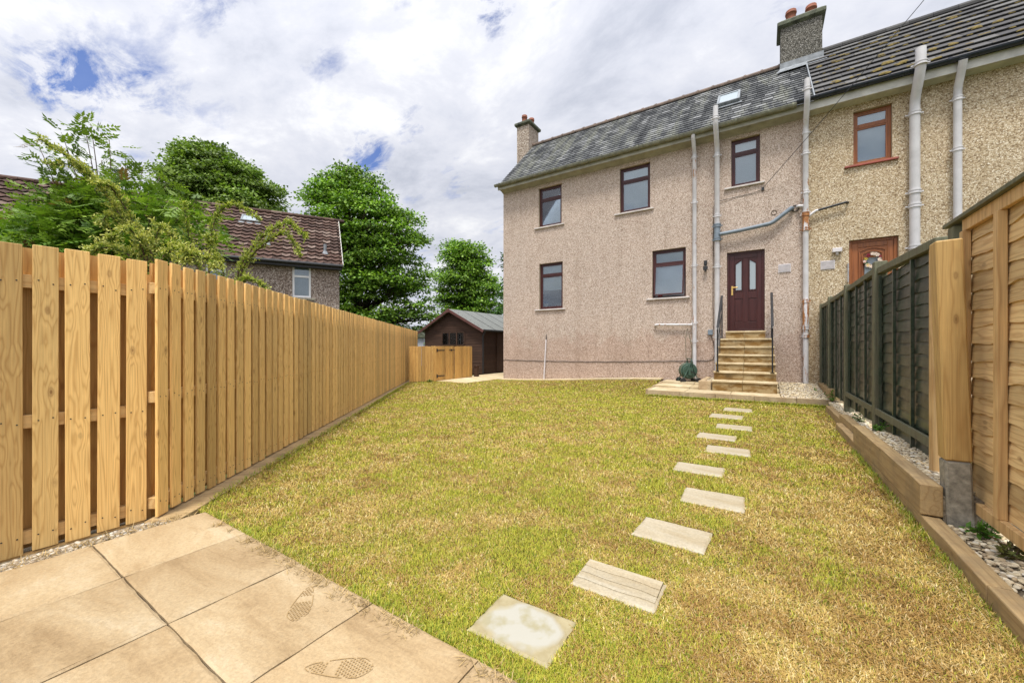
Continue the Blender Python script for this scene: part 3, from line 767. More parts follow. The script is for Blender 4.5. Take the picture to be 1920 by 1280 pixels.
# pipes of the main house
def col(x, y, zs): return [(x, y, z) for z in zs]
YP = 11.91
pipe(H, [(-1.62,11.66,6.96), (-1.62,11.67,6.86), (-1.62,11.86,6.62), (-1.62,YP,6.52), (-1.62,YP,.30)], .052, PIPER, collars=col(-1.62, YP, [6.45,5.2,3.45,1.86,1.35]), label='slim white downpipe with a rust streak')
pipe(H, [(-1.06,11.50,7.47), (-1.06,11.50,7.12), (-1.06,11.52,6.98), (-1.06,11.83,6.62), (-1.06,YP-.01,6.50), (-1.06,YP-.01,.35)], .062, PIPE, 'soil_pipe', collars=col(-1.06, YP-.01, [6.35,4.72,3.35,1.45])+[(-1.06,11.5,7.17)])
pipe(H, [(-1.06,YP-.015,4.47), (-1.06,YP-.015,4.05)], .078, GREYP, 'grey_pipe_collar', collars=col(-1.06, YP-.015, [4.45,4.08]))
pipe(H, [(.86,11.50,7.48), (.86,11.50,7.10), (.86,11.52,6.98), (.86,11.84,6.62), (.86,YP-.01,6.5), (.86,YP-.01,.30)], .058, PIPER, 'soil_pipe', collars=col(.86, YP-.01, [6.4,5.9,4.95,4.45])+[(.86,11.5,7.25)], label='rusty white soil pipe between the two houses')
pipe(H, [(.86,YP-.012,4.44), (.86,YP-.012,4.0)], .066, PIPEX, 'rusty_pipe_joint', collars=col(.86, YP-.012, [4.41,4.05]))
pipe(H, [(.86,YP-.012,2.35), (.86,YP-.012,1.55)], .062, PIPEX, 'rusty_pipe_joint', collars=col(.86, YP-.012, [2.3,1.65,1.45]))
pipe(H, [(-.99,YP-.05,4.20), (-.5,YP-.05,4.23), (.12,YP-.03,4.30), (.22,YP-.03,4.34), (.42,YP-.02,4.50), (.58,11.9,4.62), (.60,12.02,4.64)], .05, GREYP, 'waste_pipe')
pipe(H, [(.70,YP+.07,4.65), (.72,YP,4.64), (.86,YP,4.62)], .035, PIPE, 'waste_pipe')
pipe(H, [(-2.68,12.0,1.80), (-2.66,YP,1.82), (-2.60,YP,1.83), (-1.64,YP,1.80)], .03, PIPER, 'waste_pipe')
mb = MB().tube([(.66+.04*0+.075*math.cos(t), 11.985, 4.62+.075*math.sin(t)) for t in np.linspace(0, 6.28, 18)], .012, 6); obj('pipe_hole_rim', mb, BLKP, H)
mb = MB().tube([(.22+.055*math.cos(t), 11.993, 4.60+.055*math.sin(t)) for t in np.linspace(0, 6.28, 18)], .006, 6); obj('blanked_hole', mb, TWIG, H)
# vent, light, box, cables
def vent(parent, cx, cz, w_, h_):
    mb = MB(); mb.box(cx-w_/2, cx+w_/2, YF-.012, YF-.001, cz-h_/2, cz+h_/2)
    for k in range(9):
        z = cz-h_/2+.02+(h_-.04)*k/8; mb.bar((cx-w_/2+.012, YF-.018, z), (cx+w_/2-.012, YF-.018, z), .012, .006, (0,.5,1))
    obj('air_vent', mb, VENTW, parent)
vent(H, .44, 3.16, .26, .21)
mb = MB().box(-1.39, -1.31, YF-.06, YF-.002, 3.44, 3.56); mb.box(-1.40, -1.29, YF-.12, YF-.06, 3.29, 3.39); mb.tube([(-1.35,YF-.03,3.44), (-1.35,YF-.05,3.36)], .02, 8); mb.tube([(-1.345,YF-.09,3.29), (-1.345,YF-.09,3.24)], .025, 10)
obj('security_light', mb, BLKP, H, bevel=.006)
obj('junction_box', MB().box(-1.29, -1.17, YF-.06, YF-.002, 1.51, 1.65), GREYP, H, bevel=.008)
mb = MB(); pts = []
for k in range(40):
    x = XL+(-1.30-XL)*k/39; pts.append((x, YF-.012, .70-.05*math.sin(k/39*3.1)*1.0+.11*(k/39)+.006*math.sin(k*1.9)))
mb.tube(pts, .008, 5); mb.tube([(-1.30,YF-.012,.81), (-1.17,YF-.012,.84), (-1.12,YF-.012,.98), (-1.15,YF-.012,1.3), (-1.22,YF-.02,1.51)], .007, 5)
mb.tube([(-1.16,YF-.01,1.65), (-1.17,YF-.012,2.4), (-1.16,YF-.012,4.6), (-1.165,YF-.02,5.0), (-1.0,YF-.03,5.13), (-.6,YF-.01,5.17), (-.2,YF-.012,5.19), (-.02,YF-.02,5.24)], .006, 5)
mb.box(-.05, .01, YF-.03, YF-.001, 5.21, 5.29)
obj('wall_cable', mb, BLKP, H)
mb = MB().tube([(-.02,11.97,5.26), (1.05,11.55,6.33), (2.6,10.9,7.95), (4.6,10.0,10.2), (7,9,13)], .007, 5)
tag(obj('overhead_wire', mb, BLKP), 'thin black telephone wire rising from the wall past the roof', 'wire')

# ------------------------------------------------------------------ right-hand neighbour
NH = empty('tan_neighbour_house', (.9, YF, 0), 0, 'adjoining house in coarse tan harling with dark mossy tiled roof at the right', 'house')
nw = (1.759, 2.424, 5.412, 6.657); nd = (1.683, 2.529, 1.55, 3.675)
wl, rv = wall_holes(XP+.002, 9.5, -.1, 7.0, [nw, nd], YF-.003, .12, .16)
wl.poly([(9.5,YF,-.1), (9.5,YB,-.1), (9.5,YB,7.0), (9.5,YR,ZR), (9.5,YF,7.0)]); wl.poly([(9.5,YB,-.1), (9.5,YB,7), (XP+.002,YB,7), (XP+.002,YB,-.1)])
obj('wall', wl, HARL2, NH, fix=False); [obj('reveal', q, REVEAL, NH, fix=False) for q in rv]
window(NH, *nw, YF, OAK, SILLR, .72, 'full'); door_part(NH, *nd, YF, OAK, 'oak')
nx0, nx1 = 1.04, 9.6
mb = MB(); mb.add([(nx0,ey-.02,ez-.01), (nx1,ey-.02,ez-.01), (nx1,YR,ZR+.03), (nx0,YR,ZR+.03), (nx0,YB+.28,ez-.01), (nx1,YB+.28,ez-.01)], [(0,1,2,3), (3,2,5,4)])
nr = obj('roof', mb, BLKP, NH, fix=False)  # black backing: shade under the tile edges put into its colour
tiles('tile_courses', nx0, nx1, ey-.02, ez+.01, YR, ZR+.06, .38, .335, .022, CTILE, nr, .003, .5, .008, lift=.032)
# moss lying in the tile joints
mb = MB(); rr = random.Random(9); rows = 11
uy, uz = math.cos(ang), math.sin(ang)
for r_ in range(1, 11):
    for k in range(24):
        if rr.random() < .05: continue
        x = nx0-(.19 if r_ % 2 else 0)+.38*k+rr.uniform(-.03,.03); 
        if x < nx0+.05 or x > nx1: continue
        s = r_*.335-.02; h = .055; rad = rr.uniform(.04, .095)
        for q in range(rr.randint(2, 5)):
            xx = x+rr.uniform(-.09, .09); ss = s+rr.uniform(-.01, .09)
            c = Vector((xx, ey+uy*ss-uz*h, ez+uz*ss+uy*h+.02))
            b = len(mb.v); rq = rad*rr.uniform(.4, 1)
            for ph in (0, .55):
                for j in range(7):
                    a = 2*math.pi*j/7; rj = rq*(1-ph*.5)*rr.uniform(.7, 1.2)
                    mb.v.append((c.x+rj*1.3*math.cos(a), c.y+uy*rj*.7*math.sin(a)-uz*ph*rq*.5, c.z+uz*rj*.7*math.sin(a)+uy*ph*rq*.5))
            for j in range(7): mb.f.append((b+j, b+(j+1) % 7, b+7+(j+1) % 7, b+7+j))
            mb.f.append(tuple(b+7+j for j in range(7)))
tag(obj('moss', mb, MOSS, nr, smooth=True), kind='stuff')
prof = [(YR+.15*math.cos(t), ZR+.03+.12*math.sin(t)) for t in np.linspace(-.35, math.pi+.35, 9)]
mb = MB(); x = 1.42
while x < 9.5: mb.prism(prof, 'x', x, x+.44); x += .447
obj('ridge_tiles', mb, CTILE, nr)
obj('verge_strip', MB().box(-.025, .0, 0, sl_, -.02, .075, m=on_roof(1.035, 0)), LEAD, NH)
mb = MB().box(XP+.0, 9.6, ey+.025, YF-.005, 6.91, 6.945); mb.box(XP+.0, 9.6, ey-.005, ey+.022, 6.83, 7.03)
mb.prism([(ey+.03, 6.909), (YF-.005, 6.909), (YF-.005, 6.82)], 'x', XP+.0, 9.5)
obj('fascia', mb, FASC, NH)
gutter(.665, 9.6, 11.64, 7.075, .066, GUTD, NH, [1.4,2.3,3.2,4.2,5.2,6.2])
def near_pipe(x, r, ztop, out, nm, cs, lab, zb=1.0):
    pts = [(x,11.50,ztop), (x,11.50,7.2), (x,11.52,7.0), (x,11.84,6.60), (x,YP-.02,6.45), (x,YP-.02,zb)] if out else [(x,11.62,7.0), (x,11.66,6.9), (x,11.86,6.6), (x,YP-.02,6.5), (x,YP-.02,zb)]
    return pipe(NH, pts, r, PIPE, nm, collars=col(x, YP-.02, cs)+([(x,11.5,7.1)] if out else []), n=16, label=lab)
near_pipe(2.76, .086, 7.42, True, 'soil_pipe', [6.25,4.55,4.25,3.35], 'thick grey white soil pipe with open top above the gutter', 1.5)
near_pipe(3.40, .066, 7, False, 'downpipe', [6.35,5.3], None, 1.5)
pipe(NH, [(.92,YP,4.36), (1.05,YP,4.46), (1.10,YP,4.47)], .03, PIPE, 'waste_pipe'); pipe(NH, [(1.10,YP,4.47), (1.62,YP,4.56), (1.66,12.0,4.57)], .027, BLKP, 'waste_pipe', label='black waste pipe')
vent(NH, 1.29, 3.145, .27, .21)
mb = MB().box(1.37, 1.55, YF-.10, YF-.02, 3.42, 3.52); mb.tube([(1.46,YF-.06,3.42), (1.46,YF-.03,3.36)], .03, 8); obj('flood_light', mb, VENTW, NH, bevel=.01)

# wreath of flowers hanging on the neighbour's door
WR = empty('door_wreath', (2.10, 11.96, 3.17), 0, 'round wreath of pink, cream and yellow flowers hung on the orange brown door', 'wreath')
cR = Vector((2.10, 12.0+.055, 3.17)); rw = .135
mb = MB().tube([(cR.x+rw*math.cos(t), cR.y, cR.z+rw*math.sin(t)) for t in np.linspace(0, 2*math.pi, 26)], .028, 8)
obj('ring', mb, TWIG, WR)
fc = [plain('pink petal', (.55,.16,.20), .6), plain('cream petal', (.75,.62,.52), .6), plain('yellow petal', (.65,.45,.05), .6), plain('dark red petal', (.25,.02,.04), .6), plain('wreath leaf', (.05,.11,.03), .6)]
rr = random.Random(4)
for k in range(22):
    a = 2*math.pi*k/22; c = cR+Vector((rw*math.cos(a)+rr.uniform(-.02,.02), -.03, rw*math.sin(a)+rr.uniform(-.02,.02)))
    m_ = MB(); s = rr.uniform(.026, .045)
    for q in range(7):
        b = 2*math.pi*q/7; o1 = Vector((math.cos(b), -.25, math.sin(b)))*s; o2 = Vector((math.cos(b+.9), -.25, math.sin(b+.9)))*s
        m_.add([c+Vector((0,-.012,0)), c+o1*.7, c+(o1+o2)*.62+Vector((0,-.012,0)), c+o2*.7], [(0,1,2,3)])
    obj('flower', m_, fc[[0,1,1,2,3,4][rr.randrange(6)]], WR, fix=False)

# things on the window sills indoors
mb = MB().tube([(-2.42+.085*math.cos(t), 12.152, 2.78+.085*math.sin(t)) for t in np.linspace(0, 2*math.pi, 28)], .006, 6); mb.box(-2.45, -2.39, 12.14, 12.165, 2.68, 2.70)
tag(obj('ring_ornament', mb, WHITEP), 'thin white ring ornament standing inside the kitchen window', 'ornament')
mb = MB().tube([(-2.62,12.152,2.675), (-2.62,12.152,2.74), (-2.62,12.152,2.76)], [.022,.024,.010], 12); mb.box(-2.60, -2.52, 12.14, 12.165, 2.675, 2.71)
tag(obj('washing_up_bottle', mb, plain('red plastic', (.45,.03,.03), .4)), 'small red bottle and sponge on the kitchen window ledge', 'bottle')
mb = MB(); pot(mb, -6.40, 12.20, 2.56, .12, .045)
tag(obj('white_cup', mb, WHITEP, smooth=True), 'white cup standing inside the lower left window of the pink house', 'cup')
# hose reel
HR = empty('hose_reel', (-1.72, 11.62, .2), R(28), 'dark green hose reel on small wheels below the rusty slim downpipe', 'hose reel')
def ringy(r, y0, y1, n=28): return MB().tube([(0,y0,.33), (0,y1,.33)], r, n)
obj('drum', ringy(.22, -.02, .02).tube([(0,-.10,.33), (0,-.02,.33)], .19, 28), REELG, HR, local=True, bevel=.006)
mb = MB()
for k in range(5): mb.tube([(.2*math.cos(t)*1.0, .035+k*.022, .33+.2*math.sin(t)) for t in np.linspace(0, 2*math.pi, 26)], .013, 6)
obj('hose', mb, GREENP, HR, local=True, smooth=True)
obj('back_flange', ringy(.22, .15, .17), REELG, HR, local=True, bevel=.006)
mb = MB()
for y in (-.125, .195):
    mb.tube([(-.22,y,.06), (-.05,y,.40), (.02,y,.60)], .013, 8); mb.tube([(.20,y,.06), (.08,y,.40), (.04,y,.60)], .013, 8)
mb.tube([(.02,-.125,.60), (.02,-.1,.66), (.02,.17,.66), (.02,.195,.60)], .013, 8)
mb.box(-.06, .06, -.145, -.115, .22, .42)
obj('frame', mb, REELG, HR, local=True)
for x in (-.2, .2): obj('wheel', MB().tube([(x,-.16,.075), (x,-.12,.075)], .075, 18).tube([(x,.19,.075), (x,.23,.075)], .075, 18), BLKP, HR, local=True, bevel=.006)
mb = MB().tube([(0,-.13,.33), (0,-.17,.33), (.10,-.17,.26), (.10,-.22,.26)], .012, 8); obj('crank_handle', mb, BLKP, HR, local=True)
mb = MB().tube([(.1,.1,.5), (.16,.2,.9), (.10,.24,1.3), (.04,.22,1.5), (-.02,.2,1.2), (-.03,.12,.7), (0,.08,.5)], .008, 6); obj('loose_hose', mb, GREENP, HR, local=True, smooth=True)

# white pole leaning on the wall
PL = empty('clothes_pole', (-6.31, 11.9, .03), 0, 'thin white pole with dark hook end leaning on the wall', 'pole')
obj('shaft', MB().tube([(-6.315,11.84,.04), (-6.292,11.965,1.43)], .022, 10), VENTW, PL)
obj('hook', MB().tube([(-6.292,11.965,1.42), (-6.290,11.97,1.52), (-6.285,11.955,1.58), (-6.27,11.965,1.61)], [.02,.014,.012,.008], 8), BLKP, PL)

# ------------------------------------------------------------------ left fence, near section (runs along Y)
def hm_fence(parent, L, pitch, bw, ztop, zb, rails, mats, top_noise=.006, flip=1, seed=1, back=True):
    """hit and miss fence in local space: x along, y = 0 is the front face, back is +y"""
    rr_ = random.Random(seed); fr = MB(); bk = MB(); th = .019; k = 0; x = 0; nl = MB()
    while x < L-bw*.5:
        a = rr_.uniform(-.0035, .0035); wv = bw+rr_.uniform(-.004, .004)
        m = Matrix.Translation((x, rr_.uniform(-.002, .002), 0)) @ Matrix.Rotation(a, 4, 'Y') @ Matrix.Rotation(rr_.uniform(-.012, .012), 4, 'Z')
        fr.box(0, wv, 0, th, zb+rr_.uniform(-.006, .006), ztop+rr_.uniform(-top_noise, top_noise), m)
        for rz in rails:
            for dx in (.022, wv-.022):
                c = m @ Vector((dx, -.0012, rz+rr_.uniform(-.012, .012)))
                nl.tube([c, c+Vector((0,.004,0))], .0042, 6)
        if back:
            m = Matrix.Translation((x+pitch/2, th+.060, 0)) @ Matrix.Rotation(rr_.uniform(-.004, .004), 4, 'Y')
            bk.box(0, bw, 0, th, zb+rr_.uniform(-.01, .01), ztop-.01+rr_.uniform(-.01, .01), m)
        x += pitch
    obj('front_boards', fr, mats[0], parent, local=True, bevel=.0022)
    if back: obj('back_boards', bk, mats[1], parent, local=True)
    obj('nails', nl, BLACKM, parent, local=True)
    for rz in rails: obj('rail', MB().box(.01, L, th+.0015, th+.054, rz-.038, rz+.038), mats[2], parent, local=True, bevel=.002)
    return parent
# along -Y: local x axis -> world -Y, local +y (back) -> world -X
NF = empty('board_fence', (-3.55, .905, 0), R(-90), 'near board fence of wide spaced pale pine boards beside the patio', 'fence')
# rotating by -90: local x -> -Y, local y -> +X ; mirror so that the back lies towards -X
def mirror_build(parent, *a, **k):
    before = set(o.name for o in bpy.data.objects); hm_fence(parent, *a, **k)
    for o in bpy.data.objects:
        if o.name in before: continue
        me = o.data; n = len(me.vertices); c = np.empty(n*3, dtype=np.float32); me.vertices.foreach_get('co', c); c = c.reshape(-1, 3); c[:, 1] *= -1
        me.vertices.foreach_set('co', c.ravel()); me.flip_normals()
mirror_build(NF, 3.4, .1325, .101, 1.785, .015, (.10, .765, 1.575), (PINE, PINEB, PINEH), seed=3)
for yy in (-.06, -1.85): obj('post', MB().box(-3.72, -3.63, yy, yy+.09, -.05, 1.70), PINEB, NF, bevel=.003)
obj('gravel_board', MB().box(-3.585, -3.56, -2.4, .90, -.02, .012), PINEH, NF)
# far section: local x along FD
LF = empty('board_fence', FS, math.atan2(FD.y, FD.x), 'long pale pine board fence running down the left of the lawn', 'fence')
mirror = None
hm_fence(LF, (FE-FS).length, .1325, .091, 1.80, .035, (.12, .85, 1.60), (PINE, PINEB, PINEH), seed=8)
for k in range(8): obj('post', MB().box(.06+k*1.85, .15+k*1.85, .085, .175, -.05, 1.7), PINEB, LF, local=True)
# timber kerb at its foot
mb = MB(); L = (FE-FS).length-2.2; x = -.05; k = 0
while x < L:
    e = min(x+2.4, L); mb.box(x, e-.008, -.155, .05, -.03, .02+.004*(k % 2)); x = e; k += 1
kb = obj('edging_board', mb, SLEEP, None, bevel=.003); kb.location = FS; kb.rotation_euler = (0,0,math.atan2(FD.y, FD.x))
tag(kb, 'flat timber edging between the long board fence and the grass', 'edging')
# low fence and gate
def vboards(p0, p1, z1, z0, bw, mat_, parent, seed=0, gap=.006):
    rr_ = random.Random(seed); p0 = Vector(p0); p1 = Vector(p1); d = (p1-p0); L = d.length; a = math.atan2(d.y, d.x); mb = MB(); x = 0
    while x < L-.02:
        w_ = min(bw*rr_.uniform(.85, 1.15), L-x); m = Matrix.Translation(p0) @ Matrix.Rotation(a, 4, 'Z') @ Matrix.Translation((x, rr_.choice((0, .014)), 0))
        mb.box(0, w_-gap, 0, .018, z0, z1+rr_.uniform(-.008, .008), m); x += w_
    return mb
LO = empty('low_fence', (-9.9, 9.05, 0), 0, 'low golden timber fence with a boarded gate by the shed', 'fence')
A, B, Cc, Dd = (-9.87,9.08,0), (-9.40,9.84,0), (-9.44,10.85,0), (-9.50,11.93,0)
obj('board_panel', vboards(A, B, 1.20, .02, .11, GATEW, LO, 1), GATEW, LO, bevel=.003)
obj('board_panel', vboards((Cc[0],Cc[1]+.01,0), Dd, 1.20, .02, .10, GATEW, LO, 2), GATEW, LO, bevel=.003)
g = obj('gate', vboards((B[0],B[1]+.02,0), (Cc[0],Cc[1]-.01,0), 1.20, .03, .10, GATEW, LO, 3), GATEW, LO, bevel=.003)
for z in (1.06, .18): obj('hinge', MB().box(-9.385, -9.372, 9.88, 10.25, z-.018, z+.018).box(-9.385, -9.37, 9.86, 9.90, z-.06, z+.06), BLACKM, g)
obj('latch', MB().box(-9.41, -9.385, 10.52, 10.80, 1.05, 1.075).box(-9.40, -9.375, 10.60, 10.64, 1.03, 1.10), BLACKM, g)
for p in (B, Dd): obj('post', MB().box(p[0]-.10, p[0]-.02, p[1]-.06, p[1]+.03, 0, 1.16), GATEW, LO)
mb = MB().box(-9.16, -8.98, 12.35, 12.50, 0, .34); tag(obj('low_wall_post', MB().box(-9.50, -9.36, 12.05, 12.19, 0, .42).box(-9.52,-9.34,12.03,12.21,.42,.45), SHEDW), 'short brown timber block standing by the gate end', 'post')

# ------------------------------------------------------------------ garden shed
SX0, SX1, SY0, SY1 = -13.43, -10.04, 13.33, 17.2
SH = empty('garden_shed', (SX1, SY0, 0), 0, 'dark brown timber shed with grey green felt roof beyond the low fence', 'shed')
se, sr, sxm = 1.93, 2.80, -11.77
def shiplap(mb, p0, p1, z0, z1, row=.12, top=None):
    p0 = Vector(p0); p1 = Vector(p1); d = (p1-p0).normalized(); nrm = Vector((d.y, -d.x, 0)); z = z0
    while z < z1-.001:
        zt = min(z+row, z1); a, b = p0, p1
        if top:
            f = top(z); 
            if f is None: break
            a, b = f
        mb.add([a+Vector((0,0,z))+nrm*.018, b+Vector((0,0,z))+nrm*.018, b+Vector((0,0,zt))+nrm*.002, a+Vector((0,0,zt))+nrm*.002, a+Vector((0,0,z))-nrm*.004, b+Vector((0,0,z))-nrm*.004],
               [(0,1,2,3), (4,5,1,0)]); z = zt
    return mb
mb = MB()
def gab(z):
    if z < se: return Vector((SX0, SY0, 0)), Vector((SX1, SY0, 0))
    t = (z-se+.03)/(sr-se)
    if t >= 1: return None
    return Vector((SX0+(sxm-SX0)*t, SY0, 0)), Vector((SX1+(sxm-SX1)*t, SY0, 0))
shiplap(mb, (SX0,SY0,0), (SX1,SY0,0), .04, sr, .115, gab)
shiplap(mb, (SX1,SY0,0), (SX1,SY1,0), .04, se, .115)
mb.poly([(SX0,SY0,0), (SX0,SY1,0), (SX0,SY1,se), (SX0,SY0,se)]); mb.poly([(SX0,SY1,0), (SX1,SY1,0), (SX1,SY1,se), (sxm,SY1,sr), (SX0,SY1,se)])
mb.poly([(SX0,SY0+.01,0), (SX1,SY0+.01,0), (SX1,SY0+.01,se), (sxm,SY0+.01,sr), (SX0,SY0+.01,se)])
obj('wall', mb, SHEDW, SH, fix=False)
rz = MB(); ov = .22; sl2 = (sr-se)/(SX1-sxm)
for s, xe in ((1, SX1+.20), (-1, SX0-.20)):
    ze = se+.06-sl2*.20; zr_ = sr+.06
    rz.add([(sxm,SY0-ov,zr_), (sxm,SY1+.2,zr_), (xe,SY1+.2,ze), (xe,SY0-ov,ze), (sxm,SY0-ov,zr_-.03), (sxm,SY1+.2,zr_-.03), (xe,SY1+.2,ze-.03), (xe,SY0-ov,ze-.03)],
           [(0,1,2,3), (7,6,5,4), (3,2,6,7), (0,3,7,4), (1,5,6,2)])
rf = obj('roof', rz, FELT, SH)
mb = MB()
for k in range(1, 5):
    y = SY0-ov+k*.92
    mb.bar((sxm, y, sr+.066), (SX1+.20, y, se+.066-sl2*.20), .012, .012)
obj('felt_seams', mb, BLKP, rf)
mb = MB()
for xe in (SX1+.21, SX0-.21): mb.bar((sxm, SY0-ov-.02, sr-.0), (xe, SY0-ov-.02, se-.0-sl2*.21), .025, .11)
mb.box(sxm-.05, sxm+.05, SY0-ov-.045, SY0-ov-.033, sr-.10, sr+.07)
obj('barge_board', mb, SHEDT, SH)
gutter(-9.9, -9.89, 0, 0, .01, BLKP, SH, []) if False else None
mb = MB().tube([(SX1+.19,SY0-.2,se-.06), (SX1+.19,SY1+.1,se-.06)], .045, 10); mb.tube([(SX1+.17,SY0-.02,se-.08), (SX1+.10,SY0-.04,se-.2), (SX1+.06,SY0-.05,se-.3), (SX1+.06,SY0-.05,.05)], .035, 10)
obj('gutter_pipe', mb, BLKP, SH)
mb = MB(); wx0, wx1, wz0, wz1 = -12.32, -11.02, 1.28, 1.80
for a in (0, 1, 2, 3):
    x = wx0+(wx1-wx0)*a/3; mb.box(x-.03, x+.03, SY0-.045, SY0-.02, wz0, wz1)
mb.box(wx0, wx1, SY0-.046, SY0-.021, wz0-.05, wz0); mb.box(wx0, wx1, SY0-.046, SY0-.021, wz1, wz1+.05)
sw = obj('window', mb, SHEDW, SH)
for a in range(3): obj('pane', MB().box(wx0+(wx1-wx0)*a/3+.03, wx0+(wx1-wx0)*(a+1)/3-.03, SY0-.034, SY0-.030, wz0, wz1), GLASS, sw)
mb = MB()
for k in range(9): mb.box(SX1+.022, SX1+.045, SY0+1.0+k*.11, SY0+1.105+k*.11, .06, se-.12)
mb.box(SX1+.046, SX1+.06, SY0+1.0, SY0+1.07, .06, se-.12)
obj('door', mb, SHEDW, SH)

# small pale outhouse far beyond the fence end
OU = empty('far_outhouse', at(789, 660, 24), 0, 'small pale grey outhouse glimpsed between fence end and shed', 'outhouse')
c0 = at(789, 660, 24); c0.z = 0
m_ = Matrix.Translation(c0) @ Matrix.Rotation(TH, 4, 'Z')
obj('wall', MB().box(-.55, .22, 0, 1.2, 0, 1.75, m_), plain('pale blockwork', (.42,.44,.50), .8, .25, 6), OU)
mb = MB(); pr_ = [(-.70, 1.75), (.36, 1.75), (-.17, 2.25)]
vs = [m_ @ Vector((x, y, z)) for y in (-.15, 1.3) for x, z in pr_]; mb.add(vs, [(0,1,2), (5,4,3), (0,3,4,1), (1,4,5,2), (2,5,3,0)])
obj('roof', mb, COPE, OU)

# ------------------------------------------------------------------ house beyond the left fence
hd = Vector((.511, .8597, 0)).normalized(); hp = Vector((-hd.y, hd.x, 0)); HC = Vector((-15.04, 9.96, 0))
HB = empty('brown_roofed_house', HC, math.atan2(hd.y, hd.x), 'grey brown house with dark red brown tiled roof beyond the left fence', 'house')
# local: x along the wall (0 = right corner, negative = left), y = depth behind
LH = 14.0; we = 4.74; wr = 7.45; dpt = 3.5
def lwin_x(px_):       # local x of a photo column on that wall
    r = (px_-CXP)/F_PX
    lat0 = HC.x*CN+HC.y*SN; d0 = -HC.x*SN+HC.y*CN; la = hd.x*CN+hd.y*SN; dd = -hd.x*SN+hd.y*CN
    return (r*d0-lat0)/(la-r*dd)
x0, x1 = lwin_x(548), lwin_x(583)
x2, x3 = lwin_x(385), lwin_x(424)
holes = [(x0, x1, 3.18, 4.47), (x2, x3, 3.18, 4.47), (-11.5, -10.2, 3.18, 4.47), (-5.0, -4.0, .9, 2.1)]
wl, rv = wall_holes(-LH, 0, -.1, we, holes, 0, .1, .14)
wl.poly([(0,0,-.1), (0,2*dpt,-.1), (0,2*dpt,we), (0,dpt,wr-.05), (0,0,we)]); wl.poly([(-LH,0,-.1), (-LH,0,we), (-LH,dpt,wr-.05), (-LH,2*dpt,we), (-LH,2*dpt,-.1)]); wl.poly([(0,2*dpt,-.1), (-LH,2*dpt,-.1), (-LH,2*dpt,we), (0,2*dpt,we)])
obj('wall', wl, HARL3, HB, fix=False, local=True); [obj('reveal', q, HARL3, HB, fix=False, local=True) for q in rv]
def lwindow(x0, x1, z0, z1):
    f = MB(); t = .075; y = .05
    f.box(x0, x0+t, y, y+.06, z0, z1); f.box(x1-t, x1, y, y+.06, z0, z1); f.box(x0+t, x1-t, y, y+.06, z0, z0+t); f.box(x0+t, x1-t, y, y+.06, z1-t, z1)
    zt = z0+(z1-z0)*.66; f.box(x0+t, x1-t, y, y+.06, zt-.04, zt+.04)
    w_ = obj('window', f, WHITEP, HB, local=True)
    obj('pane', MB().box(x0+t, x1-t, y+.03, y+.034, z0+t, z1-t), GLASS, w_, local=True)
    obj('net_curtain', MB().box(x0+.03, x1-.03, y+.11, y+.114, z0+.03, z1-.03), BLIND, w_, local=True)
    obj('sill', MB().box(x0-.16, x1+.16, -.06, .048, z0-.09, z0-.01), CONC, w_, local=True)
for h in holes: lwindow(*h)
mb = MB(); ov = .30; sxx = wr-we; 
ze = we-ov*(wr-we)/dpt
mb.add([(-LH-.1,-ov,ze), (.12,-ov,ze), (.12,dpt,wr), (-LH-.1,dpt,wr), (-LH-.1,2*dpt+ov,ze), (.12,2*dpt+ov,ze)], [(0,1,2,3), (3,2,5,4)])
rf = obj('roof', mb, BLKP, HB, fix=False, local=True)  # black backing here too, painting the shade below each tile course
def ltiles(): 
    global obj
    old = WM.get(rf.name); WM[rf.name] = Matrix.Identity(4)
    tiles('tile_courses', -LH-.1, .12, -ov, ze+.02, dpt, wr+.03, .30, .33, .020, RTILE, rf, .003, 0, .006, roll=.05, lift=.045)
    WM[rf.name] = old
ltiles()
mb = MB(); x = -LH
while x < .1: mb.prism([(dpt+.17*math.cos(t), wr+.0+.12*math.sin(t)) for t in np.linspace(-.3, math.pi+.3, 8)], 'x', x, x+.44); x += .45
obj('ridge_tiles', mb, RTILE, rf, local=True)
mb = MB().tube([(-LH-.1,-ov-.06,ze+.0), (.12,-ov-.06,ze+.0)], .065, 10); mb.box(-LH, .1, -ov, -ov+.02, ze-.13, ze+.01); mb.box(-LH, .1, -ov, 0, ze-.14, ze-.12)
obj('gutter', mb, BLKP, HB, local=True)
obj('verge_strip', MB().bar((.13,-ov,ze+.03), (.13,dpt,wr+.05), .03, .10), FASC, HB, local=True)
la = math.atan2(wr-ze, dpt+ov)
def lroof(x, t, h=0): return Matrix.Translation((x, -ov+math.cos(la)*t-math.sin(la)*h, ze+math.sin(la)*t+math.cos(la)*h)) @ Matrix.Rotation(la, 4, 'X')
m_ = lroof(lwin_x(440)+.2, 3.35); s_ = obj('skylight', MB().box(-.35, .35, 0, .07, 0, .13, m_).box(-.35,.35,.53,.6,0,.13,m_).box(-.35,-.29,.07,.53,0,.13,m_).box(.29,.35,.07,.53,0,.13,m_), LEAD, HB, local=True); obj('pane', MB().box(-.29,.29,.07,.53,.09,.11,m_), FROST, s_, local=True)
obj('lead_apron', MB().box(-.45, .45, -.16, -.01, .05, .06, m_), LEAD, s_, local=True)
for px_, t in ((497, 1.35), (610, 1.0)):
    x = lwin_x(px_); p = lroof(x, t) @ Vector((0,0,0)); obj('roof_vent_pipe', MB().tube([p, p+Vector((0,0,.42))], .06, 10).tube([p+Vector((0,0,-.02)), p+Vector((0,0,.12))], [.15,.08], 10), LEAD, HB, local=True)
mb = MB(); p = Vector((-9.6, dpt, wr)); mb.tube([p, p+Vector((0,0,.75))], .02, 6); mb.bar(p+Vector((-.5,0,.7)), p+Vector((.5,0,.7)), .02, .02)
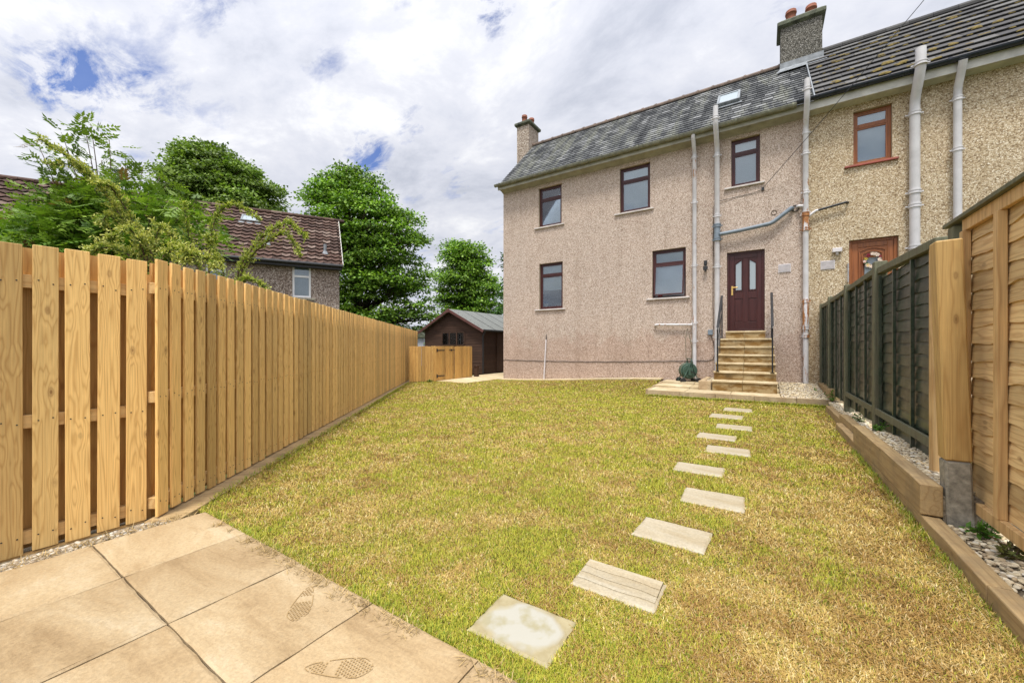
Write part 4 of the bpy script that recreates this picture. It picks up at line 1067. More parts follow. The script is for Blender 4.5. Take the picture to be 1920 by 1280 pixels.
for k in range(9): mb.bar(p+Vector((-.45+.11*k,-.18,.7)), p+Vector((-.45+.11*k,.18,.7)), .008, .008)
obj('tv_aerial', mb, STEEL, HB, local=True)

# ------------------------------------------------------------------ right side: green fence, posts, brown panel
def lap_panel(x, y0, y1, z0, z1, row, mat_, parent, seed=0, seg=30, wob=.012, th=.012):
    """overlapping waney boards facing -X"""
    rr_ = random.Random(seed); V = []; Fc = []; z = z0; k = 0
    n = int(round((z1-z0)/row)); m = MB()
    for k in range(n):
        za = z0+(z1-z0)*k/n; zb = za+(z1-z0)/n*1.5
        ph = rr_.uniform(0, 99); base = len(m.v)
        for i in range(seg+1):
            t = i/seg; y = y0+(y1-y0)*t
            wv = (mnoise.noise(Vector((y*3.1, ph, 0)))*1.6+mnoise.noise(Vector((y*9, ph, 5)))*.5)*wob
            bx = mnoise.noise(Vector((y*2.0, ph, 9)))*.006
            m.v += [(x-.026+bx, y, za+wv), (x-.026+th+bx, y, za+wv), (x-.002+bx*.3, y, min(zb, z1)), (x-.020+bx, y, (za+wv+zb)/2)]
        for i in range(seg):
            a = base+i*4; b = a+4
            m.f += [(a, a+3, b+3, b), (a+3, a+2, b+2, b+3), (a+1, a, b, b+1)]
    return obj('lap_boards', m, mat_, parent, fix=False)
GF = empty('green_fence', (1.2, 4.4, 0), 0, 'weathered dark green lap panel fence stepping away from the big timber post', 'fence')
PYs = [4.42, 6.42, 8.46, 10.42, 11.86]
for i, y in enumerate(PYs):
    obj('post', MB().box(1.125, 1.245, y-.06, y+.06, -.05, (2.215+.01*(i % 2)) if i else 2.05), GREENP, GF, bevel=.006)
for i in range(4):
    a, b = PYs[i]+.062, PYs[i+1]-.062; X = 1.215
    lap_panel(X, a, b, .22, 2.10 if i else 2.03, .115, GREENW, GF, 20+i)
    obj('capping_rail', MB().box(X-.065, X+.02, a, b, 2.10, 2.175) if i else MB().bar((X-.022, a, 2.035), (X-.022, b, 2.11), .085, .075), GREENP, GF, bevel=.004)
    for t in (.02, .34, .66, .98):
        y = a+(b-a)*t; obj('batten', MB().box(X-.058, X-.030, y-.018, y+.018, .22, 2.098 if i else 2.0+.035*t), GREENW, GF, bevel=.003)
    if i < 2: obj('lower_rail', MB().box(X-.085, X-.060, a, b, .38, .455), GREENP, GF, bevel=.003)
    obj('back_rail', MB().box(X+.002, X+.03, a, b, 1.2, 1.26), GREENW, GF)

BP = empty('lap_fence_panel', (1.15, 3.85, .2), 0, 'golden brown waney lap fence panel right of the thick timber post', 'fence panel')
lap_panel(1.175, 1.95, 3.83, .215, 2.0, .112, LAPB, BP, 3, 110, .016, .014)
obj('capping_rail', MB().box(1.09, 1.20, 1.9, 4.08, 2.045, 2.072), GREENP, BP, bevel=.003)
obj('top_rail', MB().box(1.118, 1.147, 1.95, 3.84, 1.965, 2.044), LAPF, BP, bevel=.003)
obj('bottom_rail', MB().box(1.112, 1.147, 1.95, 3.84, .155, .225), LAPF, BP, bevel=.003)
for y in (3.815, 3.355, 2.90, 2.44, 1.98): obj('batten', MB().box(1.105, 1.146, y-.024, y+.024, .226, 1.964), LAPF, BP, bevel=.003)

TP = empty('timber_post', (1.03, 3.66, .1), 0, 'thick leaning timber post on a grey concrete foot', 'post')
lean = Matrix.Translation((1.045, 3.66, .1)) @ Matrix.Rotation(R(-1.7), 4, 'Y')
obj('post_timber', MB().box(-.062, .062, -.062, .058, .375, 1.78, lean), POSTW, TP, bevel=.008)
mb = MB().box(-.060, .0605, -.060, .0565, -.12, .374, lean); o = obj('concrete_foot', mb, CONC, TP, bevel=.012)
ob = MB().box(1.10, 1.175, 3.92, 4.02, .1, 2.03); tag(obj('fence_stake', ob, GREENP, bevel=.006), 'dark stake in the gap between green fence and brown panel', 'stake')
ob = MB().box(1.075, 1.125, 4.22, 4.30, .1, 1.95); tag(obj('timber_stake', ob, LAPF, bevel=.006), 'pale slim timber upright just behind the thick post', 'stake')

# sleepers
def sleeper(x0, x1, y0, y1, z0, z1, label, n=7):
    m = MB(); r = random.Random(int(y0*10)); seg = max(2, int((y1-y0)/.25))
    for i in range(seg+1):
        y = y0+(y1-y0)*i/seg
        for x, z in ((x0, z0), (x1, z0), (x1, z1), (x0, z1)): m.v.append((x+r.uniform(-.003, .003), y, z+r.uniform(-.003, .003)))
    for i in range(seg):
        for j in range(4): m.f.append((i*4+j, i*4+(j+1) % 4, i*4+4+(j+1) % 4, i*4+4+j))
    m.f.append((0,1,2,3)); m.f.append(tuple(seg*4+j for j in (3,2,1,0)))
    o = obj('timber_sleeper', m, SLEEP, bevel=.007, seg=2); return tag(o, label, 'sleeper', 'timber sleepers edging the gravel beds')
sleeper(.87, .958, 1.0, 2.72, -.05, .098, 'low sleeper nearest the camera at the right edge of the lawn')
sleeper(.872, .962, 2.73, 5.0, -.05, .092, 'low sleeper carrying the end of the raised one beside the thick post')
sleeper(.865, .968, 3.61, 5.9, .098, .298, 'raised sleeper whose sawn end faces the camera by the thick post')
sleeper(.875, .965, 5.01, 7.3, -.05, .095, 'middle low sleeper between the raised one and the far gravel bed')
sleeper(.955, 1.05, 5.92, 7.6, .0965, .19, 'short upper sleeper behind the raised one beside the green fence')
sleeper(.955, 1.045, 7.31, 9.1, -.05, .12, 'far low sleeper running to the raised paving')
sleeper(1.09, 1.31, 9.96, 11.9, .1, .34, 'chunky sleeper beside the green fence at the gravel below the house')
sleeper(1.315, 1.42, 9.90, 9.98, -.02, .33, 'short sawn sleeper stub against the green fence at the far bed') if False else None

# gravel and pebbles
tag(obj('gravel_bed', MB().box(.96, 1.6, 1.0, 3.60, -.03, .06).box(.97, 1.4, 3.62, 5.9, -.03, .235).box(1.05, 1.4, 5.91, 9.7, -.03, .10).prism([(9.86,.1), (11.99,.1), (11.99,.285), (9.86,.13)], 'x', .31, 1.085).box(-3.85, -3.345, -1.2, 1.0, -.028, .0), GRAVM), kind='structure')
def pebbles(name, n, xr, yr, z, size, cols, seed=0, zf=None):
    r = np.random.default_rng(seed)
    import bmesh
    bm = bmesh.new(); bmesh.ops.create_icosphere(bm, subdivisions=2, radius=1); bv = np.array([v.co[:] for v in bm.verts]); bf = np.array([[v.index for v in f.verts] for f in bm.faces]); bm.free()
    if size < .012 or n > 1500:
        bm = bmesh.new(); bmesh.ops.create_icosphere(bm, subdivisions=1, radius=1); bv = np.array([v.co[:] for v in bm.verts]); bf = np.array([[v.index for v in f.verts] for f in bm.faces]); bm.free()
    P = np.stack([r.uniform(*xr, n), r.uniform(*yr, n), np.full(n, z)+r.uniform(0, size*.9, n)], 1)
    if zf is not None: P[:, 2] += zf(P[:, 0], P[:, 1])
    S = size*np.stack([r.uniform(.7, 1.4, n), r.uniform(.6, 1.0, n), r.uniform(.35, .65, n)], 1)
    a = r.uniform(0, 6.28, n); tl = r.uniform(-.5, .5, n)
    V = bv[None]*S[:, None]*(1+.12*np.sin(bv[None]*5+a[:, None, None]))
    x, y, zz_ = V[..., 0], V[..., 1], V[..., 2]
    y2 = y*np.cos(tl)[:, None]-zz_*np.sin(tl)[:, None]; z2 = y*np.sin(tl)[:, None]+zz_*np.cos(tl)[:, None]
    x3 = x*np.cos(a)[:, None]-y2*np.sin(a)[:, None]; y3 = x*np.sin(a)[:, None]+y2*np.cos(a)[:, None]
    V = np.stack([x3, y3, z2], -1)+P[:, None]
    k = len(bv); Fc = (bf[None]+(np.arange(n)*k)[:, None, None]).reshape(-1, 3)
    ci = r.integers(0, len(cols), n); C = np.array(cols)[ci]*r.uniform(.75, 1.15, (n, 1)); C = np.repeat(C, k, 0)
    return tag(npobj(name, V.reshape(-1, 3), [Fc], STONEP, smooth=True, colors=C), 'loose cream and buff pebbles', 'pebbles', kind='stuff')
PC = [(.62,.52,.34), (.66,.58,.42), (.52,.40,.24), (.58,.48,.32), (.36,.28,.18), (.68,.62,.50)]
pebbles('pebbles', 1500, (.965, 1.30), (1.3, 3.58), .065, .016, PC, 1)['label'] = 'loose cream pebbles along the brown lap panel'
pebbles('pebbles', 1500, (.975, 1.20), (3.75, 5.88), .24, .016, PC, 2)['label'] = 'loose cream pebbles behind the raised sleeper'
pebbles('pebbles', 1300, (1.055, 1.25), (5.93, 9.7), .105, .02, PC, 3)['label'] = 'loose cream pebbles at the foot of the far green fence'
pebbles('pebbles', 2600, (.31, 1.08), (9.87, 11.97), .13, .020, PC+[(.30,.26,.2), (.42,.36,.3)], 4, lambda x, y: (y-9.86)*.073)['label'] = 'buff and grey gravel right of the house steps'
pebbles('pebbles', 1300, (-3.50, -3.35), (-.7, .98), .002, .014, [(.36,.29,.21), (.45,.38,.28), (.28,.22,.15), (.55,.50,.42)], 5)['label'] = 'loose white pebbles between near fence and patio'
pebbles('pebbles', 160, (-1.20, -1.06), (10.55, 11.9), .342, .014, PC, 6)['label'] = 'pale gravel on the block kerb by the steps'

# ------------------------------------------------------------------ grass
def lerp(a, b, t): return a+(b-a)*t
def grass_blades(name, n, sampler, lenr, wid, seed, label, cfun, lie=.55):
    r = np.random.default_rng(seed); P = sampler(r, n); n = len(P)
    D = np.hypot(P[:, 0], P[:, 1]); k = np.clip(D/2.6, 1, 4.2)
    wd = wid*k*r.uniform(.7, 1.3, n); ln = r.uniform(*lenr, n)*np.clip(k, 1, 1.5)
    C, dry = cfun(P, r)
    az_ = r.uniform(0, 2*math.pi, n); tilt = np.where(dry > .5, r.uniform(.7, 1.5, n), r.uniform(.15, 1.0, n))
    t2 = np.minimum(tilt+r.uniform(.1, .6, n), 1.62)
    dx, dy = np.cos(az_), np.sin(az_); sx, sy = -dy, dx
    z0 = P[:, 2]-.002
    B = P.copy(); B[:, 2] = z0
    m1 = np.stack([dx*np.sin(tilt), dy*np.sin(tilt), np.cos(tilt)], 1)*(ln*.55)[:, None]
    m2 = np.stack([dx*np.sin(t2), dy*np.sin(t2), np.cos(t2)], 1)*(ln*.45)[:, None]
    S = np.stack([sx, sy, np.zeros(n)], 1)*(wd/2)[:, None]
    up = np.array([0, 0, .004])*(dry[:, None])
    a = B-S+up; b = B+S+up; c = B+m1+S*.85+up; d = B+m1-S*.85+up; e = B+m1+m2+up
    V = np.stack([a, b, c, d, e], 1).reshape(-1, 3)
    base = (np.arange(n)*5)[:, None]
    Q = base+np.array([[0, 1, 2, 3]]); T = base+np.array([[3, 2, 4]])
    return tag(npobj(name, V, [Q, T], BLADE, colors=np.repeat(C, 5, 0)), label, 'grass', kind='stuff')
def zl(x, y): 
    s1 = np.clip((x+8)/6, 0, 1); s1 = s1*s1*(3-2*s1); s2 = np.clip((y-9.6)/2.4, 0, 1); s2 = s2*s2*(3-2*s2); return .26*s1*s2
def clear(x, y):
    ok = (x > fence_x(y)+.17+.02*np.sin(y*9)) & (x < np.where(y < 5.9, .872, np.where(y < 9.2, .955, 1.28)))
    ok &= ~((y > 9.78) & (x > -2.45)) & (y < 11.62)
    ok &= ~((x < -8.1) & (y > 10.6)) & ~((x < -8.9) & (y > 9.9) & (x > -9.45))
    for (cx, cy, w_, d_, a, _) in SST: ok &= ~((np.abs(x-cx) < w_/2-.006+.012*vnoise(y*40, x*0+3, 2)) & (np.abs(y-cy) < d_/2-.006+.012*vnoise(x*40, y*0+7, 4)))
    return ok
def lawn_sampler(dmin, dmax, ang0=-60, ang1=60):
    def f(r, n):
        # polar about the camera, uniform per area
        d = dmin*(dmax/dmin)**r.uniform(0, 1, n); a = TH+np.radians(r.uniform(-57, 57, n))
        x = -d*np.sin(a); y = d*np.cos(a)
        ok = clear(x, y) & (y > 1.165+.03*fbm(x*6, y*0+3, 3)-.02)
        x, y = x[ok], y[ok]
        return np.stack([x, y, zl(x, y)], 1)
    return f
def lawn_color(P, r):
    x, y = P[:, 0], P[:, 1]; n = len(x)
    big = fbm(x*.9, y*.9, 1, 4); mid = fbm(x*3.7+5, y*3.7, 2, 3); sml = fbm(x*13, y*13, 5, 2)
    right = np.clip((x+1.3)/2.1, 0, 1)*np.clip((9.5-y)/4, 0, 1)
    dryness = .49+.8*(big-.5)+1.2*(mid-.5)+1.0*(sml-.5)+.32*right
    for e, w_ in ((np.abs(y-1.17), .16),): dryness -= .30*np.exp(-(e/w_)**2)
    for (cx, cy, w2, d2, a, _) in SST:
        q = np.hypot((x-cx)/(w2*.5+.16), (y-cy)/(d2*.5+.16)); dryness -= .20*np.exp(-q**2*.8)
    dryness -= .25*np.exp(-((y-9.7)/.25)**2)*(x > -2.6)
    u = r.uniform(0, 1, n); dry = (u < np.clip(dryness, .08, .93)).astype(float)
    g1 = np.array([.31, .34, .035]); g2 = np.array([.56, .50, .07]); g3 = np.array([.14, .23, .02])
    s1 = np.array([.62, .46, .15]); s2 = np.array([.38, .235, .07]); s3 = np.array([.74, .62, .33])
    t = r.uniform(0, 1, (n, 1)); t2 = r.uniform(0, 1, n)
    G_ = g1+(g2-g1)*t; G_[t2 < .12] = g3
    S_ = s2+(s1-s2)*t; S_[t2 < .14] = s3
    brown = np.clip((fbm(x*5+9, y*5, 17, 4)-.5)*5+right*.5, 0, 1)[:, None]*.75; S_ = S_*(1-brown)+S_*np.array([.66, .55, .50])*brown
    C = np.where(dry[:, None] > .5, S_, G_)
    return C*r.uniform(.8, 1.15, (n, 1)), dry
GRASS_Q = 1.0
grass_blades('grass', int(1150000*GRASS_Q), lawn_sampler(1.2, 15.5), (.013, .030), .0027, 1, 'short patchy grass of the lawn, straw coloured at the right and yellow green towards the house', lawn_color)
def edge_sampler(r, n):
    L_ = r.integers(0, 4, n); u = r.uniform(0, 1, n)
    x = np.where(L_ == 0, -3.3+3.0*u, np.where(L_ == 1, .865-.05*r.uniform(0, 1, n)**2, np.where(L_ == 2, -2.4+3.6*u, 0)))
    y = np.where(L_ == 0, 1.17+.05*r.uniform(0, 1, n)**2, np.where(L_ == 1, 1.2+4.6*u, np.where(L_ == 2, 9.77-.06*r.uniform(0, 1, n), 1.3+7.6*u)))
    x = np.where(L_ == 3, fence_x(y)+.18+.03*r.uniform(0, 1, n), x)
    ok = ~((L_ == 0) & (fbm(x*5, x*0, 8) < .38)); x, y = x[ok], y[ok]
    return np.stack([x, y, zl(x, y)], 1)
def edge_color(P, r):
    C, dry = lawn_color(P, r); n = len(P); g = r.uniform(0, 1, n) < .35
    C[g] = np.array([.25, .31, .04])*r.uniform(.6, 1.3, (g.sum(), 1)); dry[g] = 0; return C, dry
grass_blades('grass', 16000, edge_sampler, (.022, .055), .0030, 4, 'longer green tufts along the lawn edges', edge_color)
def straw_sampler(r, n):
    x = -3.3+2.6*r.uniform(0, 1, n)**1.0; y = 1.15-.035*np.abs(r.normal(0, 1, n)); z = np.full(n, .032)
    k = fbm(x*4, y*0, 12) > .45
    x2 = r.uniform(-3.44, -3.32, n//2); y2 = r.uniform(-.3, 1.1, n//2)
    return np.concatenate([np.stack([x, y, z], 1)[k], np.stack([x2, y2, np.full(n//2, .02)], 1)])
def straw_col(P, r):
    n = len(P); return np.array([.42, .30, .14])*r.uniform(.5, 1.3, (n, 1)), np.ones(n)
grass_blades('grass_clippings', 1100, straw_sampler, (.02, .05), .003, 6, 'dead grass clippings lying on the patio edge', straw_col)

# ------------------------------------------------------------------ leaves
def cards(P, U, W_, L, Wd, fold=.25):
    """diamond leaves: P base points, U unit long axis, W_ unit width axis"""
    n = len(P); Nn = np.cross(U, W_); L = np.broadcast_to(L, n)[:, None]; Wd = np.broadcast_to(Wd, n)[:, None]
    a = P; b = P+U*L*.45+W_*Wd*.5+Nn*Wd*fold; c = P+U*L; d = P+U*L*.45-W_*Wd*.5+Nn*Wd*fold
    V = np.stack([a, b, c, d], 1).reshape(-1, 3); base = (np.arange(n)*4)[:, None]
    return V, [np.concatenate([base+np.array([[0, 1, 2]]), base+np.array([[0, 2, 3]])])]
def unit(v): return v/np.maximum(np.linalg.norm(v, axis=1, keepdims=True), 1e-9)
def crown(name, parent, blobs, per, leaf, cols, seed, droop=.35):
    r = np.random.default_rng(seed); Ps = []; Ns = []; Cs = []
    for (c, rad, sh) in blobs:
        m = int(per*(rad/1.2)**2); d = unit(r.normal(0, 1, (m, 3))); d[:, 2] = np.abs(d[:, 2])*.9-.25*(r.uniform(0, 1, m) < .5); d = unit(d)
        rr_ = rad*(.40+.88*r.uniform(0, 1, m)**.9); rr_ *= 1+.38*(np.sin(d[:, 0]*7+c[0]*3)*np.sin(d[:, 1]*6+c[1])*np.cos(d[:, 2]*6))
        P = np.array(c)+d*rr_[:, None]*np.array([1.12, 1.12, .55]); Ps.append(P); Ns.append(d)
        t = r.uniform(0, 1, (m, 1))**1.2; Cs.append((np.array(cols[0])*(1-t)+np.array(cols[1])*t)*sh*r.uniform(.8, 1.2, (m, 1)))
    P = np.concatenate(Ps); D_ = np.concatenate(Ns); C = np.concatenate(Cs); n = len(P)
    U = unit(D_*np.array([1, 1, .3])+r.normal(0, .7, (n, 3))+np.array([0, 0, -droop]))
    upn = unit(np.array([0, 0, 1.0])+D_*.5+r.normal(0, .35, (n, 3))); W_ = unit(np.cross(U, upn))
    V, Fc = cards(P, U, W_, leaf*r.uniform(.7, 1.3, n), leaf*.85*r.uniform(.7, 1.2, n))
    return npobj(name, V, Fc, LEAF, parent, colors=np.repeat(C, 4, 0))
def big_tree(name, base, d, outline, rad, nb, per, leaf, cols, label, seed, depth=.8):
    """crown of leaf clumps filling the outline (photo pixels at distance d), as deep as it is wide"""
    r = random.Random(seed); base = Vector(base); T = empty(name, base, 0, label, 'tree', 'trees behind the gardens'); blobs = []
    xs = [p[0] for p in outline]; ys_ = [p[1] for p in outline]
    def row(y):
        c = []
        for i in range(len(outline)):
            (xa, ya), (xb, yb) = outline[i], outline[(i+1) % len(outline)]
            if (ya <= y) != (yb <= y): c.append(xa+(xb-xa)*(y-ya)/(yb-ya))
        return (min(c), max(c)) if len(c) > 1 else None
    fwd = Vector((-SN, CN, 0)); k = 0
    while len(blobs) < nb and k < nb*60:
        k += 1; y = r.uniform(min(ys_), max(ys_)); q = row(y)
        if not q: continue
        rb = rad*r.uniform(.55, 1.25); rp = rb*F_PX/d
        xa, xb = q[0]+rp*.8, q[1]-rp*.8
        if y-rp*.6 < min(ys_): continue
        if xb <= xa:
            if rb > rad*.7: continue
            xa = xb = (q[0]+q[1])/2
        x = r.uniform(xa, xb); half = (xb-xa)/2*d/F_PX*depth; u = (x-(xa+xb)/2)/max((xb-xa)/2, 1e-3)
        dep = math.sqrt(max(0, 1-u*u))*half; dz = dep*r.choice((-1, -1, 1))*r.uniform(.35, 1.0)
        p = at(x, y, d)+fwd*dz
        if any((Vector(b[0])-p).length < rad*.62 for b in blobs): continue
        blobs.append((tuple(p), rb, r.uniform(.62, 1.42)))
    crown('crown', T, blobs, per, leaf, cols, seed)
    top = max(b[0][2] for b in blobs); tp = Vector(max(blobs, key=lambda b: b[0][2])[0])
    mb = MB(); pts = []
    for k in range(9): p = base.lerp(Vector((tp.x, tp.y, top)), k/8); p.x += .2*math.sin(k*1.3+seed); p.z = base.z+(top*.95-base.z)*k/8; pts.append(p)
    mb.tube(pts, [max(.04, .026*top*(1-k/8.5)) for k in range(9)], 9); obj('trunk', mb, BARK, T, smooth=True)
    mb = MB()
    for i, (c, rb, s_) in enumerate(blobs):
        if i % 2: continue
        c = Vector(c); k = min(7, max(1, int((c.z-1.5)/top*8))); p0 = pts[k]; md = p0.lerp(c, .55)+Vector((0,0,.10*(c-p0).length))
        mb.tube([p0, md, c, c+(c-md).normalized()*rb*.6], [.10, .065, .035, .012], 5)
    obj('limbs', mb, BARK, T, smooth=True)
    return T
def g0(px_, d): p = at(px_, 649, d); p.z = -.05; return p
MAP = ((.06,.145,.014), (.24,.38,.045)); LIM = ((.065,.125,.018), (.23,.32,.06))
big_tree('broadleaf_tree', g0(680, 26), 26, [(640,306),(690,322),(728,362),(760,395),(800,420),(812,470),(808,540),(822,600),(815,650),(600,650),(590,560),(585,470),(566,405),(585,360),(612,345),(618,318)], .80, 290, 430, .20, MAP, 'tall full maple like tree between the brown roofed house and the shed', 11)
big_tree('broadleaf_tree', g0(432, 36), 36, [(372,268),(410,280),(450,300),(490,325),(520,350),(545,400),(560,450),(320,450),(325,390),(318,350),(325,310),(345,285)], 1.05, 180, 400, .28, LIM, 'round crowned tree rising behind the brown tiled roof', 12)
big_tree('broadleaf_tree', g0(882, 36), 36, [(835,450),(870,456),(905,462),(920,490),(938,530),(950,590),(945,650),(805,650),(815,600),(812,520),(828,490),(826,465)], .85, 170, 400, .23, MAP, 'smaller tree behind the shed next to the pink house', 13)
big_tree('broadleaf_tree', g0(975, 33), 33, [(945,478),(975,470),(1000,500),(1010,600),(1000,650),(925,650),(928,600),(934,560),(934,500)], .8, 50, 260, .26, ((.035,.09,.02), (.08,.17,.03)), 'tree mostly hidden behind the left corner of the pink house', 14)
big_tree('broadleaf_tree', g0(330, 34), 34, [(300,345),(335,352),(365,380),(372,450),(280,450),(283,380)], .9, 40, 260, .32, LIM, 'low edge of foliage left of the round crowned tree behind the roof', 15)

# ------------------------------------------------------------------ shrubs behind the left fence
def curve(p0, p1, bend, n=10):
    p0 = Vector(p0); p1 = Vector(p1); mid = (p0+p1)/2+Vector(bend)
    return [p0*(1-t)**2+mid*2*t*(1-t)+p1*t*t for t in [i/(n-1) for i in range(n)]]
def pinnate(P, U, Nrm, L, r, ll=.050, lw=.017, pairs=5):
    """pinnate leaves: returns leaflet arrays"""
    Pa = []; Ua = []; Wa = []; La = []
    n = len(P); S = unit(np.cross(U, Nrm))
    for k in range(pairs):
        t = .22+.72*k/(pairs-1)
        for s in (-1, 1):
            c = P+U*(L*t)[:, None]-Nrm*(0)-np.array([0, 0, 1])*(L*.25*t*t)[:, None]
            u = unit(U*.55+S*s+r.normal(0, .10, (n, 3))-np.array([0, 0, .25])); Pa.append(c); Ua.append(u); Wa.append(unit(np.cross(u, Nrm))); La.append(np.full(n, ll)*(1-.35*abs(t-.5)))
    c = P+U*(L*.95)[:, None]-np.array([0, 0, 1])*(L*.23)[:, None]; Pa.append(c); Ua.append(U); Wa.append(unit(np.cross(U, Nrm))); La.append(np.full(n, ll))
    k = 2*pairs+1
    return np.concatenate(Pa), np.concatenate(Ua), np.concatenate(Wa), np.concatenate(La), k
def rowan():
    base = at(215, 649, 5.6); base.z = 0
    T = empty('rowan_tree', base, 0, 'airy rowan with feathery leaves rising above the near left fence', 'tree')
    r = np.random.default_rng(21); rd = random.Random(21)
    mb = MB(); tips = []
    ends = [(120,262,5.3), (160,245,5.5), (205,262,5.6), (235,295,5.8), (268,310,5.9), (95,300,5.3), (70,268,5.2), (310,350,6.0), (45,390,5.6), (20,420,5.8), (150,330,5.9), (225,340,5.2),
            (340,400,6.1), (355,430,5.9), (280,370,5.4), (100,370,5.4), (60,350,5.9), (190,300,6.1), (300,330,5.7), (10,455,5.3), (365,380,6.3), (170,232,5.6)]
    Ps = []; Us = []
    for i, (x, y, d) in enumerate(ends):
        e = at(x, y, d); s = base+Vector((rd.uniform(-.15,.15), rd.uniform(-.15,.15), rd.uniform(.0,.5)))
        cv = curve(s, e, ((base.x-e.x)*.28, (base.y-e.y)*.28, .35), 14)
        mb.tube(cv, [.020-.0165*k/13 for k in range(14)], 5)
        for k in range(6, 14):
            m = 4 if k < 13 else 6
            for q in range(m):
                p = cv[k-1].lerp(cv[k], rd.random()); dr = (cv[k]-cv[k-1]).normalized()
                u = Vector((rd.gauss(0, 1), rd.gauss(0, 1), rd.gauss(0, .5))); u = (u.normalized()+dr*.7+Vector((0,0,.15))).normalized()
                tw = rd.uniform(.05, .30)*(1.2 if k < 11 else .5); pe = p+u*tw
                if tw > .12: mb.tube([p, pe], [.003, .0015], 3, cap=False)
                for j in range(2 if tw > .15 else 1):
                    u2 = (u+Vector((rd.gauss(0, .6), rd.gauss(0, .6), rd.gauss(0, .3)))).normalized(); Ps.append(pe*(1-.3*j)+p*.3*j); Us.append(u2)
    # dense lower mass
    for i in range(2000):
        x = rd.gauss(180, 100); y = 470-abs(rd.gauss(0, 62)); d = rd.uniform(5.0, 6.6)
        if x < -60 or x > 420: continue
        y = max(y, 335+abs(x-200)*.45+rd.uniform(-25, 20))
        p = at(x, y, d); u = Vector((rd.gauss(0, 1), rd.gauss(0, 1), rd.gauss(0, .35))).normalized(); Ps.append(p); Us.append(u)
    for i in range(42):
        x = rd.gauss(190, 90); y = rd.uniform(380, 450); e = at(x, y, rd.uniform(5.1, 6.5)); mb.tube(curve(base+Vector((0,0,.6)), e, (0,0,.2), 7), [.014-.0016*k for k in range(7)], 4)
    P = np.array([tuple(p) for p in Ps]); U = unit(np.array([tuple(u) for u in Us])); n = len(P)
    Nn = unit(np.array([0, 0, 1.0])+r.normal(0, .3, (n, 3)))
    Nn = unit(Nn-U*np.sum(U*Nn, 1, keepdims=True))
    Pa, Ua, Wa, La, k = pinnate(P, U, Nn, r.uniform(.17, .25, n), r, .085, .02)
    V, Fc = cards(Pa, Ua, Wa, La*r.uniform(.7, 1.15, len(Pa)), .036, .12)
    hz = np.clip((P[:, 2]-2.4)/1.2, 0, 1)[:, None]; t = r.uniform(0, 1, (n, 1))
    C = (np.array([.055,.15,.012])*(1-t)+np.array([.26,.40,.05])*t**1.2); C = C*(1-hz*.4)+np.array([.17,.19,.06])*hz*.4
    red = r.uniform(0, 1, n) < .012; C[red] = np.array([.16, .10, .045])
    C = np.tile(C, (k, 1)); 
    npobj('foliage', V, Fc, LEAF, T, colors=np.repeat(C, 4, 0)); obj('stems', mb, TWIG, T, smooth=True)
rowan()
def arching_shrub(name, base, paths, label, seed, cols, leafn=900, cat='shrub'):
    T = empty(name, base, 0, label, cat, 'yellow green arching shrubs behind the fence'); rd = random.Random(seed); r = np.random.default_rng(seed)
    mb = MB(); Ps = []; Us = []; Cc_ = []
    for (ctrl, fat, dens) in paths:
        pts = [at(*c) for c in ctrl]; cv = []
        for i in range(len(pts)-1):                       # catmull-rom
            p0 = pts[max(i-1, 0)]; p1 = pts[i]; p2 = pts[i+1]; p3 = pts[min(i+2, len(pts)-1)]
            for k in range(8):
                t = k/8; cv.append(.5*((2*p1)+(p2-p0)*t+(2*p0-5*p1+4*p2-p3)*t*t+(3*p1-p0-3*p2+p3)*t**3))
        cv.append(pts[-1]); m = len(cv)
        mb.tube(cv, [.011*(1-k/m)+.003 for k in range(m)], 6)
        L = sum((cv[k+1]-cv[k]).length for k in range(m-1)); nn = int(L*dens*.55)
        for q in range(nn):
            k = rd.randrange(int(m*.12), m-1); t = rd.random(); p = cv[k].lerp(cv[k+1], t); dr = (cv[k+1]-cv[k]).normalized()
            u = Vector((rd.gauss(0, .8), rd.gauss(0, .8), rd.gauss(.9, .7))); u = (u-dr*u.dot(dr)).normalized()
            u = (u+dr*.9).normalized(); w_ = fat*1.25*rd.uniform(.2, 1)*(1-.5*k/m)
            w_ *= .45+1.1*abs(math.sin(k*.55+q*.0+seed))**1.5
            for j in range(6):
                f = (j+.5)/6; pp = p+u*w_*f; Ps.append(pp); v = (u+Vector((rd.gauss(0, .7), rd.gauss(0, .7), rd.gauss(0, .7)))).normalized(); Us.append(v); Cc_.append(f+rd.uniform(-.3, .3))
    P = np.array([tuple(p) for p in Ps]); U = np.array([tuple(u) for u in Us]); n = len(P)
    W_ = unit(np.cross(U, r.normal(0, 1, (n, 3)))); V, Fc = cards(P, U, W_, r.uniform(.020, .042, n), r.uniform(.011, .020, n), .2)
    t = np.clip(np.array(Cc_), 0, 1)[:, None]; C = np.array(cols[0])*(1-t)+np.array(cols[1])*t; C *= r.uniform(.75, 1.2, (n, 1))
    npobj('foliage', V, Fc, LEAF, T, colors=np.repeat(C, 4, 0)); obj('stems', mb, TWIG, T, smooth=True)
YG = ((.12,.22,.03), (.60,.58,.16))
b1 = at(280, 649, 4.6); b1.z = 0
